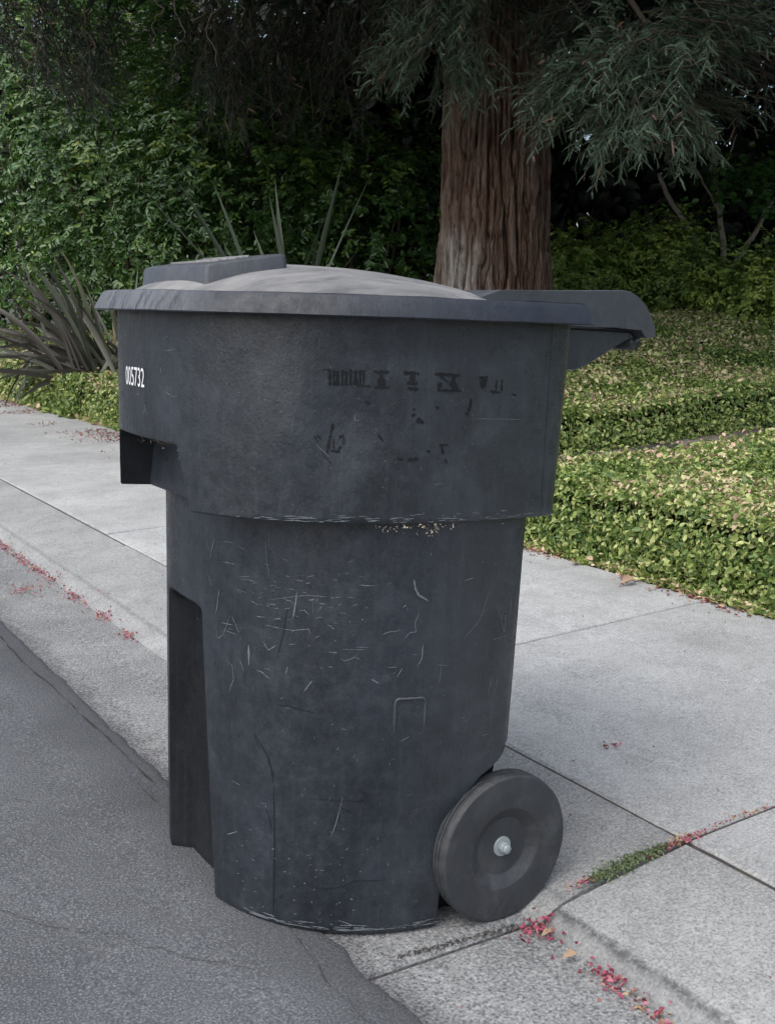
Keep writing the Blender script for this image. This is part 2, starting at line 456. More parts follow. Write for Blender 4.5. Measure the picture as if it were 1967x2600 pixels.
def slab(name, xs, zs, y0, y1, material, parent, gap=0.007, seed=0, extra=None, depth=0.07):
    """One cast slab: profile xs/zs (top), from y0 to y1, with eased edges and a faint settlement."""
    r = rs(seed + 1000)
    dz = r.normal() * 0.0012; dt = r.normal() * 0.0007
    xs = np.asarray(xs, float); zs = np.asarray(zs, float)
    ys = np.array([y0 + gap / 2, y0 + gap / 2 + 0.005] + list(np.linspace(y0 + 0.08, y1 - 0.08, 5)) + [y1 - gap / 2 - 0.005, y1 - gap / 2])
    rows = []
    for j, y in enumerate(ys):
        z = zs + dz + dt * (y - y0)
        if extra is not None: z = z + extra(xs, y)
        if j in (0, len(ys) - 1): z = z - 0.004
        jit = (r.random(2) - 0.5) * 0.003
        x = xs.copy(); x[:2] += jit[0]; x[-2:] += jit[1]
        row = np.column_stack([x, np.full(len(xs), y), z])
        low = row[[0, -1]].copy(); low[:, 2] -= depth
        rows.append(np.vstack([low[:1], row, low[1:]]))
    V = np.stack(rows, 0); n = V.shape[1]
    V[0, 0] = V[0, 1] - [0, 0, depth]
    Q = grid_quads(V.shape[0], n)
    V2 = V.reshape(-1, 3); k = len(V2)
    capA = V[0].copy(); capA[:, 2] = V[0, 0, 2]; capB = V[-1].copy(); capB[:, 2] = V[-1, 0, 2]
    V2 = np.vstack([V2, capA, capB])
    i = np.arange(n - 1); off = (V.shape[0] - 1) * n
    QA = np.stack([k + i, k + i + 1, i + 1, i], -1); QB = np.stack([off + i, off + i + 1, k + n + i + 1, k + n + i], -1)
    me = mesh_np(name, V2, np.vstack([Q, QA, QB]))
    sharp(me, 30)
    return obj(name, me, material, parent)

gutter = empty('gutter'); tag(gutter, 'speckled concrete gutter pan beside the asphalt', kind='structure')
gj = [-6.0, -1.9, 1.35, 4.435, 7.7, 11.0, 14.3, 20.0, 40.0]
for i in range(len(gj) - 1):
    xs = np.array([0.70, 0.706, 0.84, 0.95, 1.06, 1.13, 1.155, 1.162]); zs = -0.002 - (xs - 0.9) * 0.035; zs[-1] += 0.001
    slab('gutter_slab', xs, zs, gj[i], gj[i + 1], M_GUTTER, gutter, 0.008, i)

kerb = empty('kerb'); tag(kerb, 'low rolled concrete kerb rising from the gutter to the sidewalk', kind='structure')
KJ = [-6.4, -3.1, -0.95, 1.335, 4.37, 6.75, 9.5, 12.5, 15.5, 22.0, 40.0]
def kerb_extra(xs, y):
    up = np.clip((1.335 - y) / 0.5, 0, 1) * 0.006
    return up * np.clip((xs - 1.165) / 0.03, 0, 1) * np.clip((1.60 - xs) / 0.3, 0.0, 1)
for i in range(len(KJ) - 1):
    if KJ[i] < 1.3: xs = [1.160, 1.167, 1.176, 1.185, 1.193, 1.202, 1.26, 1.40, 1.511, 1.516]; zs = [-0.016, -0.0095, -0.0005, 0.008, 0.0145, 0.0185, 0.0265, 0.040, 0.0495, 0.044]
    else: xs = [1.160, 1.168, 1.180, 1.192, 1.205, 1.225, 1.26, 1.40, 1.511, 1.516]; zs = [-0.016, -0.0105, -0.004, 0.003, 0.009, 0.0155, 0.0225, 0.0385, 0.0495, 0.044]
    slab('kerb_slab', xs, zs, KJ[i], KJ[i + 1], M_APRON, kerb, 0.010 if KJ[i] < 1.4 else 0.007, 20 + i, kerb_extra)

sidewalk = empty('sidewalk'); tag(sidewalk, 'pale grey concrete sidewalk of square slabs', kind='structure')
WJ = [-9.0, -6.5, -4.2, -3.1, -2.0, -0.95, 0.22, 1.335, 2.43, 3.53, 4.64, 5.69, 6.79, 7.9, 9.0, 10.1, 11.2, 12.3, 13.4, 15.6, 17.8, 20, 30, 45]
for i in range(len(WJ) - 1):
    xs = [1.527, 1.532, 1.6, 2.0, 2.4, 2.80, 2.82]; zs = [0.0455, 0.0505, 0.052, 0.0605, 0.068, 0.076, 0.070]
    slab('sidewalk_slab', xs, zs, WJ[i], WJ[i + 1], M_WALK, sidewalk, 0.007, 40 + i)

path = empty('path'); tag(path, 'narrow concrete garden path running between the clipped ground cover', kind='structure')
def path_y(X): return 3.70 + 0 * X
for i, (xa, xb) in enumerate([(2.84, 3.9), (3.91, 5.1), (5.11, 6.3), (6.31, 7.6), (7.61, 9.2)]):
    V = []
    for x in (xa, xb):
        for dy in (0.0, 1.35):
            V.append((x, path_y(x) + dy, profile(x) + 0.03))
    V = np.array(V); V = np.vstack([V, V - [0, 0, 0.08]])
    Q = [(0, 2, 3, 1), (4, 5, 7, 6), (0, 1, 5, 4), (2, 6, 7, 3), (0, 4, 6, 2), (1, 3, 7, 5)]
    obj('path_slab', mesh_np('path_slab', V, Q), M_PATH, path)

# ------------------------------------------------------------------ the wheeled bin (local frame: x towards the kerb, y along the street, z up)
BX, BY, TILT = 0.9, 1.7855, RAD(2.2)
bin_root = empty('trash_bin', (BX, BY, 0.0), (0, TILT, 0))
tag(bin_root, 'scuffed dark grey wheeled trash bin standing at the kerb', 'trash bin')

def body_par(h):
    s = h / 0.71
    return (0.7109 - 0.0029 * s, 1.0975, 1.15 + 0.025 * s, 0.3751 + 0.02 * s, 2.335, 4.0)
def shroud_par(h):
    s = (h - 0.7105) / 0.3195
    return (0.6158 - 0.0037 * s, 1.1512, 1.212 + 0.0263 * s, 0.4099 + 0.0031 * s, 2.345, 4.0)

def dent(X, h):
    """Small unevenness of the blow-moulded wall, metres outward."""
    X = np.asarray(X, float); h = np.asarray(h, float)
    d = 0.0030 * (fbm(np.stack([X * 5.0, h * 5.0, X * 0], -1), 21, 2) - 0.5)
    d = d - 0.010 * np.exp(-(((X - 0.81) / 0.06) ** 2 + ((h - 0.87) / 0.075) ** 2))
    d = d + 0.007 * np.exp(-(((X - 0.745) / 0.04) ** 2 + ((h - 0.86) / 0.075) ** 2)) - 0.004 * np.exp(-(((X - 0.90) / 0.08) ** 2 + ((h - 0.97) / 0.03) ** 2))
    d = d - 0.005 * np.exp(-(((X - 0.93) / 0.10) ** 2 + ((h - 0.17) / 0.05) ** 2))
    return d * np.clip((X - 0.64) / 0.1, 0, 1) * np.clip((1.12 - X) / 0.08, 0, 1)

def half_outline(par, n=900):
    uf, uc, ur, b, nf, nr = par
    a = np.linspace(0, np.pi, n)                       # 0 = front centre, pi = rear centre
    c, s = -np.cos(a), np.sin(a)
    nn = np.where(c < 0, nf, nr); aa = np.where(c < 0, uc - uf, ur - uc)
    return uc + aa * np.sign(c) * np.abs(c) ** (2 / nn), b * np.abs(s) ** (2 / nn)

def cut_x(h):
    return np.interp(h, [0, 0.078, 0.128, 0.170, 0.204, 0.236, 0.263, 0.279, 0.2902, 0.312], [1.0036, 1.0081, 1.0116, 1.0148, 1.0239, 1.0448, 1.0707, 1.0986, 1.1132, 1.135])

NA, NB, NC, ND, NE = 7, 6, 84, 5, 40
def ring_half(par, h, vi, vo, xfloor, k, xcut, vin, inset=0.0, dents=True):
    X, v = half_outline(par)
    v = v + (dent(X, np.full_like(X, h)) if dents else 0) * np.clip(v / 0.1, 0, 1)
    ic = int(np.searchsorted(v[:400], vo)); i1 = int(np.searchsorted(X, xcut))
    vw = vo; xw = float(np.interp(vo, v[:400], X[:400]))
    ss = np.concatenate([[0], np.cumsum(np.hypot(np.diff(X), np.diff(v)))])
    def samp(i0, i1_, m):
        s = np.linspace(ss[i0], ss[i1_], m); return np.interp(s, ss, X), np.interp(s, ss, v)
    # channel floor and wall, blended by k with the plain outline
    va = np.linspace(0, vi, NA); xo = np.interp(va, v[:400], X[:400]); xa = xo * (1 - k) + xfloor * k
    tb = np.linspace(0, 1, NB + 1)[1:-1]; tb = tb * tb * (3 - 2 * tb) * 0.4 + tb * 0.6
    vb = vi + (vw - vi) * tb; xo_b = np.interp(vb, v[:400], X[:400]); xb = xo_b * (1 - k) + (xfloor + (xw - xfloor) * tb) * k
    s0 = float(np.interp(vo, v[:400], ss[:400])); s1 = float(np.interp(xcut, X, ss))
    sc_ = np.linspace(s0, s1, NC); xc, vc = np.interp(sc_, ss, X), np.interp(sc_, ss, v)
    se_ = np.linspace(s1, ss[-1], NE); xe, ve = np.interp(se_, ss, X), np.interp(se_, ss, v)
    ve2 = np.minimum(ve, vin)
    td = np.linspace(0, 1, ND)[1:-1]
    xd = np.full(ND - 2, xc[-1]) + 0.002 * td; vd = vc[-1] + (ve2[0] - vc[-1]) * td
    x = np.concatenate([xa, xb, xc, xd, xe]); vv = np.concatenate([va, vb, vc, vd, ve2])
    if inset:
        cxm = 0.95; x = cxm + (x - cxm) * (1 - inset / 0.25); vv = vv * (1 - inset / 0.33)
    return x, vv

def full_ring(x, v, h, x2=None, v2=None):
    n = len(x)
    if x2 is None: x2, v2 = x, v
    xs = np.concatenate([x, x2[n - 2:0:-1]]); vs = np.concatenate([-v, v2[n - 2:0:-1]])
    return np.stack([xs - BX, vs, np.full(len(xs), h)], -1)

def sstep(a, b, x): t = np.clip((x - a) / (b - a), 0, 1); return t * t * (3 - 2 * t)

# ---- body
hs = np.concatenate([[0.0, 0.002, 0.006, 0.012], np.linspace(0.02, 0.30, 40), [0.3119, 0.3121], np.linspace(0.33, 0.47, 14), np.linspace(0.48, 0.53, 18), np.linspace(0.545, 0.80, 22)])
ins = {0: 0.008, 1: 0.004, 2: 0.0015}
rows = []
for i, h in enumerate(hs):
    low = h < 0.312
    k = 1 - sstep(0.495, 0.527, h)
    vo_ = 0.098 - 0.090 * min(h, 0.53)
    x, v = ring_half(body_par(h), h, vo_ - 0.032, vo_, 0.756, k, float(cut_x(h)), 0.325 if low else 9.0, ins.get(i, 0.0))
    x2, v2 = ring_half(body_par(h), h, 0.098, 0.128, 0.756, k, float(cut_x(h)), 0.325 if low else 9.0, ins.get(i, 0.0))
    rows.append(full_ring(x, v, h, x2, v2))
R = np.stack(rows, 0); nR = R.shape[1]
V = R.reshape(-1, 3); Q = grid_quads(len(rows), nR, True)
V = np.vstack([V, [[0.05, 0, 0.0]]]); ci = len(V) - 1
T = np.array([(ci, (j + 1) % nR, j) for j in range(nR)])
me = mesh_np('body', V, Q, T); sharp(me, 32)
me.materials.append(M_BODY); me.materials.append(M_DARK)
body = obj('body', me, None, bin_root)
# faces inside the front channel and the wheel recess take a darker plastic
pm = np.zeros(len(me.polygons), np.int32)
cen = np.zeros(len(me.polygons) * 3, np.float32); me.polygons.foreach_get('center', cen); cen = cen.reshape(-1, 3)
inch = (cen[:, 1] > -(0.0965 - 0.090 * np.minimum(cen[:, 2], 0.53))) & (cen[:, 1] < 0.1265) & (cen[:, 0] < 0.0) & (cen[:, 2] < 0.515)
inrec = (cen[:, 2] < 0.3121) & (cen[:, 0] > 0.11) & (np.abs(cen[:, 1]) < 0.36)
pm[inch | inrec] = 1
me.polygons.foreach_set('material_index', pm)

# ---- shroud (wide collar round the upper half)
H0, HT = 0.7105, 1.03
rows = []
def sring(h, k, inset=0.0, hp=None):
    vo_ = 0.163 - 0.29 * np.clip(h - 0.7105, 0, 0.12)
    x, v = ring_half(shroud_par(hp if hp is not None else h), h, vo_ - 0.022, vo_, 0.690, k, 1.15, 9.0, inset)
    return full_ring(x, v, h)
xb, vb = ring_half(body_par(0.7), 0.70, 0.140, 0.160, 0.75, 1.0, 1.10, 9.0, 0.02)
rows.append(full_ring(xb, vb, H0 + 0.004))
rows.append(sring(H0 + 0.001, 1.0, 0.004)); rows.append(sring(H0, 1.0, 0.0015)); rows.append(sring(H0 + 0.003, 1.0))
for h in np.concatenate([np.linspace(0.72, 0.79, 9), np.linspace(0.797, 0.822, 12), np.linspace(0.835, HT, 24)]):
    rows.append(sring(h, 1 - sstep(0.800, 0.818, h)))
rows.append(sring(HT + 0.004, 0, 0.004)); rows.append(sring(HT + 0.004, 0, 0.02))
R = np.stack(rows, 0)
me = mesh_np('shroud', R.reshape(-1, 3), grid_quads(len(rows), R.shape[1], True)); sharp(me, 32)
me.materials.append(M_BODY); me.materials.append(M_DARK)
shroud = obj('shroud', me, None, bin_root)
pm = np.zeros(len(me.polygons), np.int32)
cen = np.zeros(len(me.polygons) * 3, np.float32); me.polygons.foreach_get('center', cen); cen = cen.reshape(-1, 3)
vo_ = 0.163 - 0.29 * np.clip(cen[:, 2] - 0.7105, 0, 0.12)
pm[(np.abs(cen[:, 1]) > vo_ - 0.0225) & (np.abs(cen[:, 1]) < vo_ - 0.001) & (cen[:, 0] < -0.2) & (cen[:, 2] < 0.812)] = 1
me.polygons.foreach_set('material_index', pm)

# ---- lid
def rim_ring(off, n=240):
    uf, uc, ur, b, nf, nr = shroud_par(HT)
    X, v = half_outline((uf - off, uc, ur + off, b + off, nf, 3.6), 900)
    ss = np.concatenate([[0], np.cumsum(np.hypot(np.diff(X), np.diff(v)))]); s = np.linspace(0, ss[-1], n)
    X, v = np.interp(s, ss, X), np.interp(s, ss, v)
    return np.concatenate([X, X[n - 2:0:-1]]), np.concatenate([-v, v[n - 2:0:-1]])
LCX = 0.89
def lid_z(X, v):
    rx = np.where(X < LCX, 0.258, 0.375)
    r2 = ((X - LCX) / rx) ** 2 + (v / 0.385) ** 2
    return 0.058 * np.clip(1 - r2, 0, 1) ** 0.85
def wav(X, v): return 0.0025 * (fbm(np.stack([X * 9, v * 9, X * 0], -1), 31, 3) - 0.5)
BB, BT = 1.022, 1.0545
X0_, v0_ = rim_ring(0.037); X1_, v1_ = rim_ring(0.021)
rows = []
for (off, h) in [(0.012, BB + 0.010), (0.031, BB + 0.003), (0.036, BB), (0.0375, BB + 0.002), (0.034, BB + 0.012), (0.0285, BB + 0.022), (0.025, BT - 0.003), (0.021, BT)]:
    X, v = rim_ring(off); rows.append(np.stack([X - BX, v, h + wav(X, v) * 0.7 + 0.0006 * (fbm(np.stack([X * 25, v * 25, X * 0], -1), 33, 2) - 0.5)], -1))
me = mesh_np('lid', np.stack(rows, 0).reshape(-1, 3), grid_quads(len(rows), rows[0].shape[0], True)); sharp(me, 40)
lid = obj('lid', me, M_BAND, bin_root)
rows = []
for s in np.concatenate([[1.0, 0.985, 0.97, 0.955, 0.94, 0.92], np.linspace(0.9, 0.02, 40)]):
    X = LCX + (X1_ - LCX) * s; v = v1_ * s
    lip = 0.003 * (1 - sstep(0.94, 0.99, s)) * -1.0
    rows.append(np.stack([X - BX, v, BT + lid_z(X, v) + lip + 1.6 * wav(X, v)], -1))
R = np.stack(rows, 0); V = np.vstack([R.reshape(-1, 3), [[LCX - BX, 0, BT + 0.056]]]); n = R.shape[1]; b0 = (len(rows) - 1) * n
T = np.array([(b0 + j, b0 + (j + 1) % n, len(V) - 1) for j in range(n)])
me = mesh_np('dome', V, grid_quads(len(rows), n, True), T, smooth=True)
obj('dome', me, M_LIDTOP, lid)

# raised rectangular boss on the front of the lid
def boss():
    xa, xb, vw = 0.678, 0.818, 0.140
    sec = [(0.0, -0.06, 0.0), (0.0, 0.0, 0.004), (0.003, 0.003, 0.007), (0.010, 0.0045, 0.016)]
    rows = []
    def top(X): return 1.0935 + (X - xa) * 0.172
    for ins_, dz, rr in sec:
        c = []
        for (qx, qv, a0) in [(xa, -vw, 180), (xb, -vw, 270), (xb, vw, 0), (xa, vw, 90)]:
            for a in np.linspace(a0, a0 + 90, 5):
                sx = 1 if qx == xb else -1; sv = 1 if qv > 0 else -1
                dr = 0.010
                slope = 0.006 if dz < -0.01 else 0.0
                X = qx - sx * (ins_ + dr - slope) + (dr) * math.cos(RAD(a)); v = qv - sv * (ins_ + dr - slope) + dr * math.sin(RAD(a))
                c.append((X - BX, v, top(X) + dz))
        rows.append(c)
    R = np.array(rows); n = R.shape[1]; k = len(rows)
    V = np.vstack([R.reshape(-1, 3), R[-1].mean(0, keepdims=True)])
    T = [((k - 1) * n + j, (k - 1) * n + (j + 1) % n, len(V) - 1) for j in range(n)]
    me = mesh_np('lid_boss', V, grid_quads(k, n, True), np.array(T)); sharp(me, 40)
    return me
boss_o = obj('lid_boss', boss(), M_HAND, lid)
ridges = []
for (x0, x1, v0, v1) in [(0.713, 0.718, -0.10, 0.10), (0.743, 0.748, -0.10, 0.06), (0.773, 0.778, -0.08, 0.10)]:
    P = np.array([(x, v, 1.0935 + (x - 0.678) * 0.172 + z) for z in (0.004, 0.0075) for (x, v) in ((x0, v0), (x1, v0), (x1, v1), (x0, v1))]); P[:, 0] -= BX
    ridges.append((P, [(4, 5, 6, 7), (0, 1, 5, 4), (1, 2, 6, 5), (2, 3, 7, 6), (3, 0, 4, 7)], None))
V, Q, T = join_parts(ridges)
obj('embossed_ridges', mesh_np('embossed_ridges', V, Q), M_LIDTOP, lid)

# ---- handle: hood over the grip, two brackets, grip bar
prof = [(1.06, 1.050), (1.10, 1.066), (1.131, 1.0755), (1.20, 1.078), (1.30, 1.082), (1.410, 1.087), (1.432, 1.085), (1.452, 1.077), (1.470, 1.064), (1.484, 1.048), (1.495, 1.030), (1.501, 1.014), (1.500, 1.007), (1.492, 1.003), (1.480, 1.003), (1.472, 1.008), (1.464, 1.017), (1.40, 1.0195), (1.329, 1.0185), (1.22, 1.020), (1.06, 1.030)]
def extrude_profile(name, prof, v0, v1, bev=0.004):
    P = np.array(prof); c = P.mean(0); n = len(P)
    rows = []
    for v, s in [(v0, 1 - bev * 8), (v0 + bev * (1 if v1 > v0 else -1), 1.0), (v1 - bev * (1 if v1 > v0 else -1), 1.0), (v1, 1 - bev * 8)]:
        q = c + (P - c) * s if s != 1.0 else P
        if s != 1.0:
            d = P - c; L = np.linalg.norm(d, axis=1, keepdims=True); q = P - d / L * bev * 0.7
        rows.append(np.column_stack([q[:, 0] - BX, np.full(n, v), q[:, 1]]))
    R = np.stack(rows, 0)
    me = bpy.data.meshes.new(name)
    faces = grid_quads(4, n, True).tolist() + [list(range(n)), list(range(3 * n, 4 * n))[::-1]]
    me.from_pydata(R.reshape(-1, 3).tolist(), [], faces); me.update(); sharp(me, 30)
    import bmesh
    bm = bmesh.new(); bm.from_mesh(me); bmesh.ops.recalc_face_normals(bm, faces=bm.faces); bm.to_mesh(me); bm.free()
    return me
handle = obj('handle', extrude_profile('handle', prof, -0.300, 0.300), M_HAND, bin_root)
gus = [(1.19, 1.016), (1.30, 1.016), (1.452, 1.012), (1.460, 1.004), (1.440, 0.998), (1.417, 0.987), (1.348, 0.951), (1.318, 0.942), (1.302, 0.943), (1.19, 0.938)]
for s in (-1, 1):
    obj('handle_bracket', extrude_profile('handle_bracket', gus, s * 0.285, s * 0.235), M_BODY, handle)
Vt, Qt, Tt = tube([(1.478 - BX, v, 0.994) for v in np.linspace(-0.27, 0.27, 5)], 0.014, 16)
obj('grip_bar', mesh_np('grip_bar', Vt, Qt, Tt, smooth=True), M_BODY, handle)

# ---- wheels
def lathe(prof, n=96):
    P = np.array(prof); a = np.linspace(0, 2 * np.pi, n, endpoint=False)
    R = np.stack([np.stack([r * np.cos(a), np.full(n, y), r * np.sin(a)], -1) for r, y in P], 0)
    V = R.reshape(-1, 3); Q = grid_quads(len(P), n, True)
    V = np.vstack([V, [[0, P[0][1], 0], [0, P[-1][1], 0]]]); k = len(V)
    T = [(k - 2, (j + 1) % n, j) for j in range(n)] + [(k - 1, (len(P) - 1) * n + j, (len(P) - 1) * n + (j + 1) % n) for j in range(n)]
    return V, Q, np.array(T)
WR = 0.1325
wheel_prof = [(0.001, 0.0125), (0.030, 0.0130), (0.0515, 0.0130), (0.0535, 0.0122), (0.0560, 0.0105), (0.0700, 0.0024), (0.0725, 0.0010), (0.0750, 0.0005), (0.100, -0.0004), (0.1268, 0.0), (0.1288, 0.0006), (0.1308, 0.0024), (WR - 0.0008, 0.0060), (WR, 0.009), (WR, 0.0150), (WR - 0.0032, 0.0160), (WR - 0.0032, 0.0180), (WR, 0.0190), (WR, 0.026), (WR - 0.0032, 0.0270), (WR - 0.0032, 0.0290), (WR, 0.030), (WR, 0.038), (0.129, 0.043), (0.11, 0.045), (0.001, 0.045)]
V, Q, T = lathe(wheel_prof)
rad = np.hypot(V[:, 0], V[:, 2]); rim_m = rad > 0.118
V[:, 1] = np.where(V[:, 1] > 0.014, 0.014 + (V[:, 1] - 0.014) * 0.72, V[:, 1])
nz = (vnoise(V * 260, 41) - 0.5) * 0.0009 * rim_m
V[:, 0] *= 1 + nz / 0.13; V[:, 2] *= 1 + nz / 0.13
tread_me = mesh_np('wheel', V, Q, T); sharp(tread_me, 14)
V, Q, T = lathe([(0.001, -0.004), (0.0085, -0.004), (0.0100, -0.0025), (0.0100, 0.004), (0.0172, 0.0042), (0.0180, 0.0058), (0.0180, 0.010), (0.001, 0.010)], 32)
bolt_me = mesh_np('axle_cap', V, Q, T); sharp(bolt_me, 35)
V, Q, T = lathe([(0.001, -0.009), (0.0072, -0.009), (0.0088, -0.0075), (0.0088, 0.001), (0.001, 0.001)], 6)
nut_me = mesh_np('nut', V, Q, T)
WX, WH = 1.123 - BX, 0.1300
for s in (-1, 1):
    w = obj('wheel', tread_me, M_WHEEL, bin_root, (WX, s * 0.402, WH))
    if s > 0: w.rotation_euler = (0, 0, math.pi)
    if s < 0: w['label'] = 'dark plastic wheel with a shallow dished hub facing the viewer'
    h_ = obj('axle_cap', bolt_me, M_STEEL, w, (0, 0.006, 0))
    obj('nut', nut_me, M_STEEL, w, (0.001, 0.0055, -0.001))
Vt, Qt, Tt = tube([(WX, v, WH) for v in np.linspace(-0.37, 0.37, 4)], 0.009, 12)
obj('axle', mesh_np('axle', Vt, Qt, Tt, smooth=True), M_STEEL, bin_root)

# ---- marks on the plastic
def wall_v(par_f, X, h):
    X = np.asarray(X, float); h = np.asarray(h, float); out = np.zeros_like(X)
    for i in range(len(X)):
        uf, uc, ur, b, nf, nr = par_f(h[i])
        if X[i] < uc: v = b * max(0.0, 1 - ((uc - X[i]) / (uc - uf)) ** nf) ** (1 / nf)
        else: v = b * max(0.0, 1 - ((X[i] - uc) / (ur - uc)) ** nr) ** (1 / nr)
        out[i] = v
    return out + dent(X, h)

def wall_strokes(par_f, strokes, wscale, seed, lift=0.0008, taper=True, ragged=0.4, nper=9):
    r = rs(seed); parts = []
    for pts, w in strokes:
        P = np.array(pts, float)
        s = np.concatenate([[0], np.cumsum(np.hypot(*np.diff(P, axis=0).T))]); m = max(3, int(nper * (len(P) - 1)))
        q = np.linspace(0, s[-1], m); X = np.interp(q, s, P[:, 0]); h = np.interp(q, s, P[:, 1])
        X = X + (r.random(m) - 0.5) * 0.0006 * ragged; h = h + (r.random(m) - 0.5) * 0.0006 * ragged
        v = wall_v(par_f, X, h); e = 0.002
        gv = (wall_v(par_f, X + e, h) - wall_v(par_f, X - e, h)) / (2 * e)
        nrm = unit(np.stack([-gv, -np.ones(m), np.zeros(m)], -1))     # near wall: outward is -y
        nrm = unit(np.stack([gv * -1.0, -np.ones(m), np.zeros(m)], -1))
        pos = np.stack([X - BX, -v, h], -1) + nrm * lift
        t = unit(np.gradient(pos, axis=0)); sd = unit(np.cross(t, nrm))
        ww = w * wscale * (1 + ragged * (r.random(m) * 2 - 1)) * 0.5
        if taper: ww = ww * np.clip(np.sin(np.linspace(0.12, np.pi - 0.12, m)) * 1.6, 0.1, 1)
        V = np.stack([pos - sd * ww[:, None], pos + sd * ww[:, None]], 1).reshape(-1, 3)
        parts.append((V, grid_quads(m, 2), None))
    V, Q, _ = join_parts(parts)
    return mesh_np('marks', V, Q)
SC_BODY=[([(0.9325,0.6183),(0.9354,0.6025),(0.9414,0.5913),(0.9574,0.5811)],3),([(1.0684,0.5937),(1.0497,0.5401),(1.0221,0.5135)],1),([(1.0805,0.5663),(1.0922,0.5452),(1.103,0.514),(1.1037,0.5538)],1),([(0.8549,0.6077),(0.8795,0.6066)],1.2),([(0.724,0.5288),(0.72,0.49),(0.7168,0.4794),(0.7159,0.4952)],1),([(0.7249,0.5279),(0.7281,0.5136),(0.731,0.499)],1.2),([(0.7215,0.4475),(0.7259,0.4416),(0.7271,0.4189),(0.7241,0.3923)],1.1),([(0.738,0.4865),(0.7387,0.4504)],4),([(0.7504,0.4988),(0.755,0.4842),(0.7632,0.4951)],1.5),([(0.7823,0.5881),(0.7816,0.572),(0.7791,0.5428)],2.2),([(0.7539,0.5682),(0.7667,0.5751),(0.7928,0.5851),(0.8217,0.5856)],0.8),([(0.785,0.5584),(0.7912,0.5601),(0.7968,0.5524)],1.2),([(0.7676,0.5239),(0.7795,0.5242),(0.7962,0.53),(0.799,0.5208)],1.2),([(0.8895,0.5271),(0.9004,0.5318),(0.9132,0.5326)],1.6),([(0.9212,0.5171),(0.9295,0.5296),(0.94,0.5308),(0.9377,0.5453),(0.9444,0.5642)],1.2),([(0.836,0.5011),(0.8703,0.5019)],0.8),([(0.8546,0.5054),(0.8714,0.5057)],0.8),([(0.8353,0.4866),(0.8391,0.482),(0.8464,0.4842),(0.8538,0.4894),(0.8631,0.4833)],1),([(0.9518,0.5126),(0.9516,0.4867),(0.9445,0.4725)],1.6),([(0.8774,0.4531),(0.8887,0.445)],2.2),([(0.9138,0.456),(0.9218,0.4719)],1.5),([(0.9001,0.4725),(0.913,0.4732)],1.2),([(0.7931,0.4243),(0.8025,0.4455)],1.5),([(1.0827,0.4413),(1.0758,0.4035)],0.8),([(1.0952,0.4378),(1.0914,0.4095)],1),([(0.986,0.4809),(0.9819,0.4387)],0.8),([(0.7467,0.4479),(0.7576,0.4358)],1.3),([(0.7156,0.5186),(0.7173,0.5677)],1.6),([(0.7119,0.5873),(0.7136,0.5663)],1),([(1.0172,0.6109),(1.0349,0.6144)],1.4),([(0.8064,0.5617),(0.8107,0.5696)],1.3),([(0.8034,0.5486),(0.8112,0.5519)],1),([(0.9765,0.4736),(0.9968,0.4708)],0.7),([(0.8195,0.4947),(0.8314,0.4952)],0.9),([(0.7439,0.537),(0.7525,0.5387)],1.4),([(0.7598,0.5378),(0.7673,0.5416)],1.6),([(0.75,0.5264),(0.7676,0.5239)],0.8),([(0.7994,0.5782),(0.8012,0.5499)],0.6),([(0.9233,0.3456),(0.9382,0.3546)],1.3),([(1.0689,0.3392),(1.089,0.3398)],1.1),([(0.8594,0.3247),(0.857,0.3179)],1),([(0.7314,0.4559),(0.7346,0.4379)],1.2),([(0.9186,0.5713),(0.9228,0.576)],2),([(0.7728,0.4473),(0.7755,0.4644)],1.4),([(1.1142,0.5758),(1.1111,0.5397)],0.8),([(1.0795,0.5053),(1.1139,0.5092)],0.8),([(0.7496,0.6885),(0.7516,0.6354),(0.7554,0.6028)],0.8),([(0.7523,0.6909),(0.754,0.6529)],0.8),([(0.7144,0.6504),(0.7125,0.6125)],1.5),([(0.7112,0.6424),(0.7128,0.6236)],1),([(0.8092,0.6921),(0.8106,0.6857)],1.2),([(0.8457,0.2509),(0.8378,0.1999),(0.8319,0.174)],1.1),([(0.7269,0.2382),(0.7339,0.2358)],1),([(0.8457,0.0295),(0.866,0.0211),(0.8917,0.0189)],1.4),([(0.7248,0.1358),(0.7323,0.1503)],1.6)]
SC_DARK=[([(0.7455,0.3332),(0.7558,0.3045),(0.7639,0.2673)],2.2),([(0.7438,0.3356),(0.7502,0.3086)],1.5),([(0.7737,0.5672),(0.7696,0.518),(0.7636,0.474)],1.4),([(0.7629,0.3947),(0.7758,0.3955),(0.8061,0.3905)],2.5),([(0.7637,0.2519),(0.7663,0.1505),(0.7673,0.0238)],3.0),([(0.7578,0.3071),(0.7624,0.2658),(0.7643,0.2521)],1.5),([(0.7572,0.2088),(0.7639,0.1716)],1.5),([(0.8174,0.082),(0.8467,0.0891),(0.8662,0.1011),(0.9119,0.1017)],1.5),([(0.8034,0.2419),(0.8339,0.2428),(0.8785,0.2431)],1.3),([(0.8395,0.2325),(0.8621,0.2195)],1.3)]
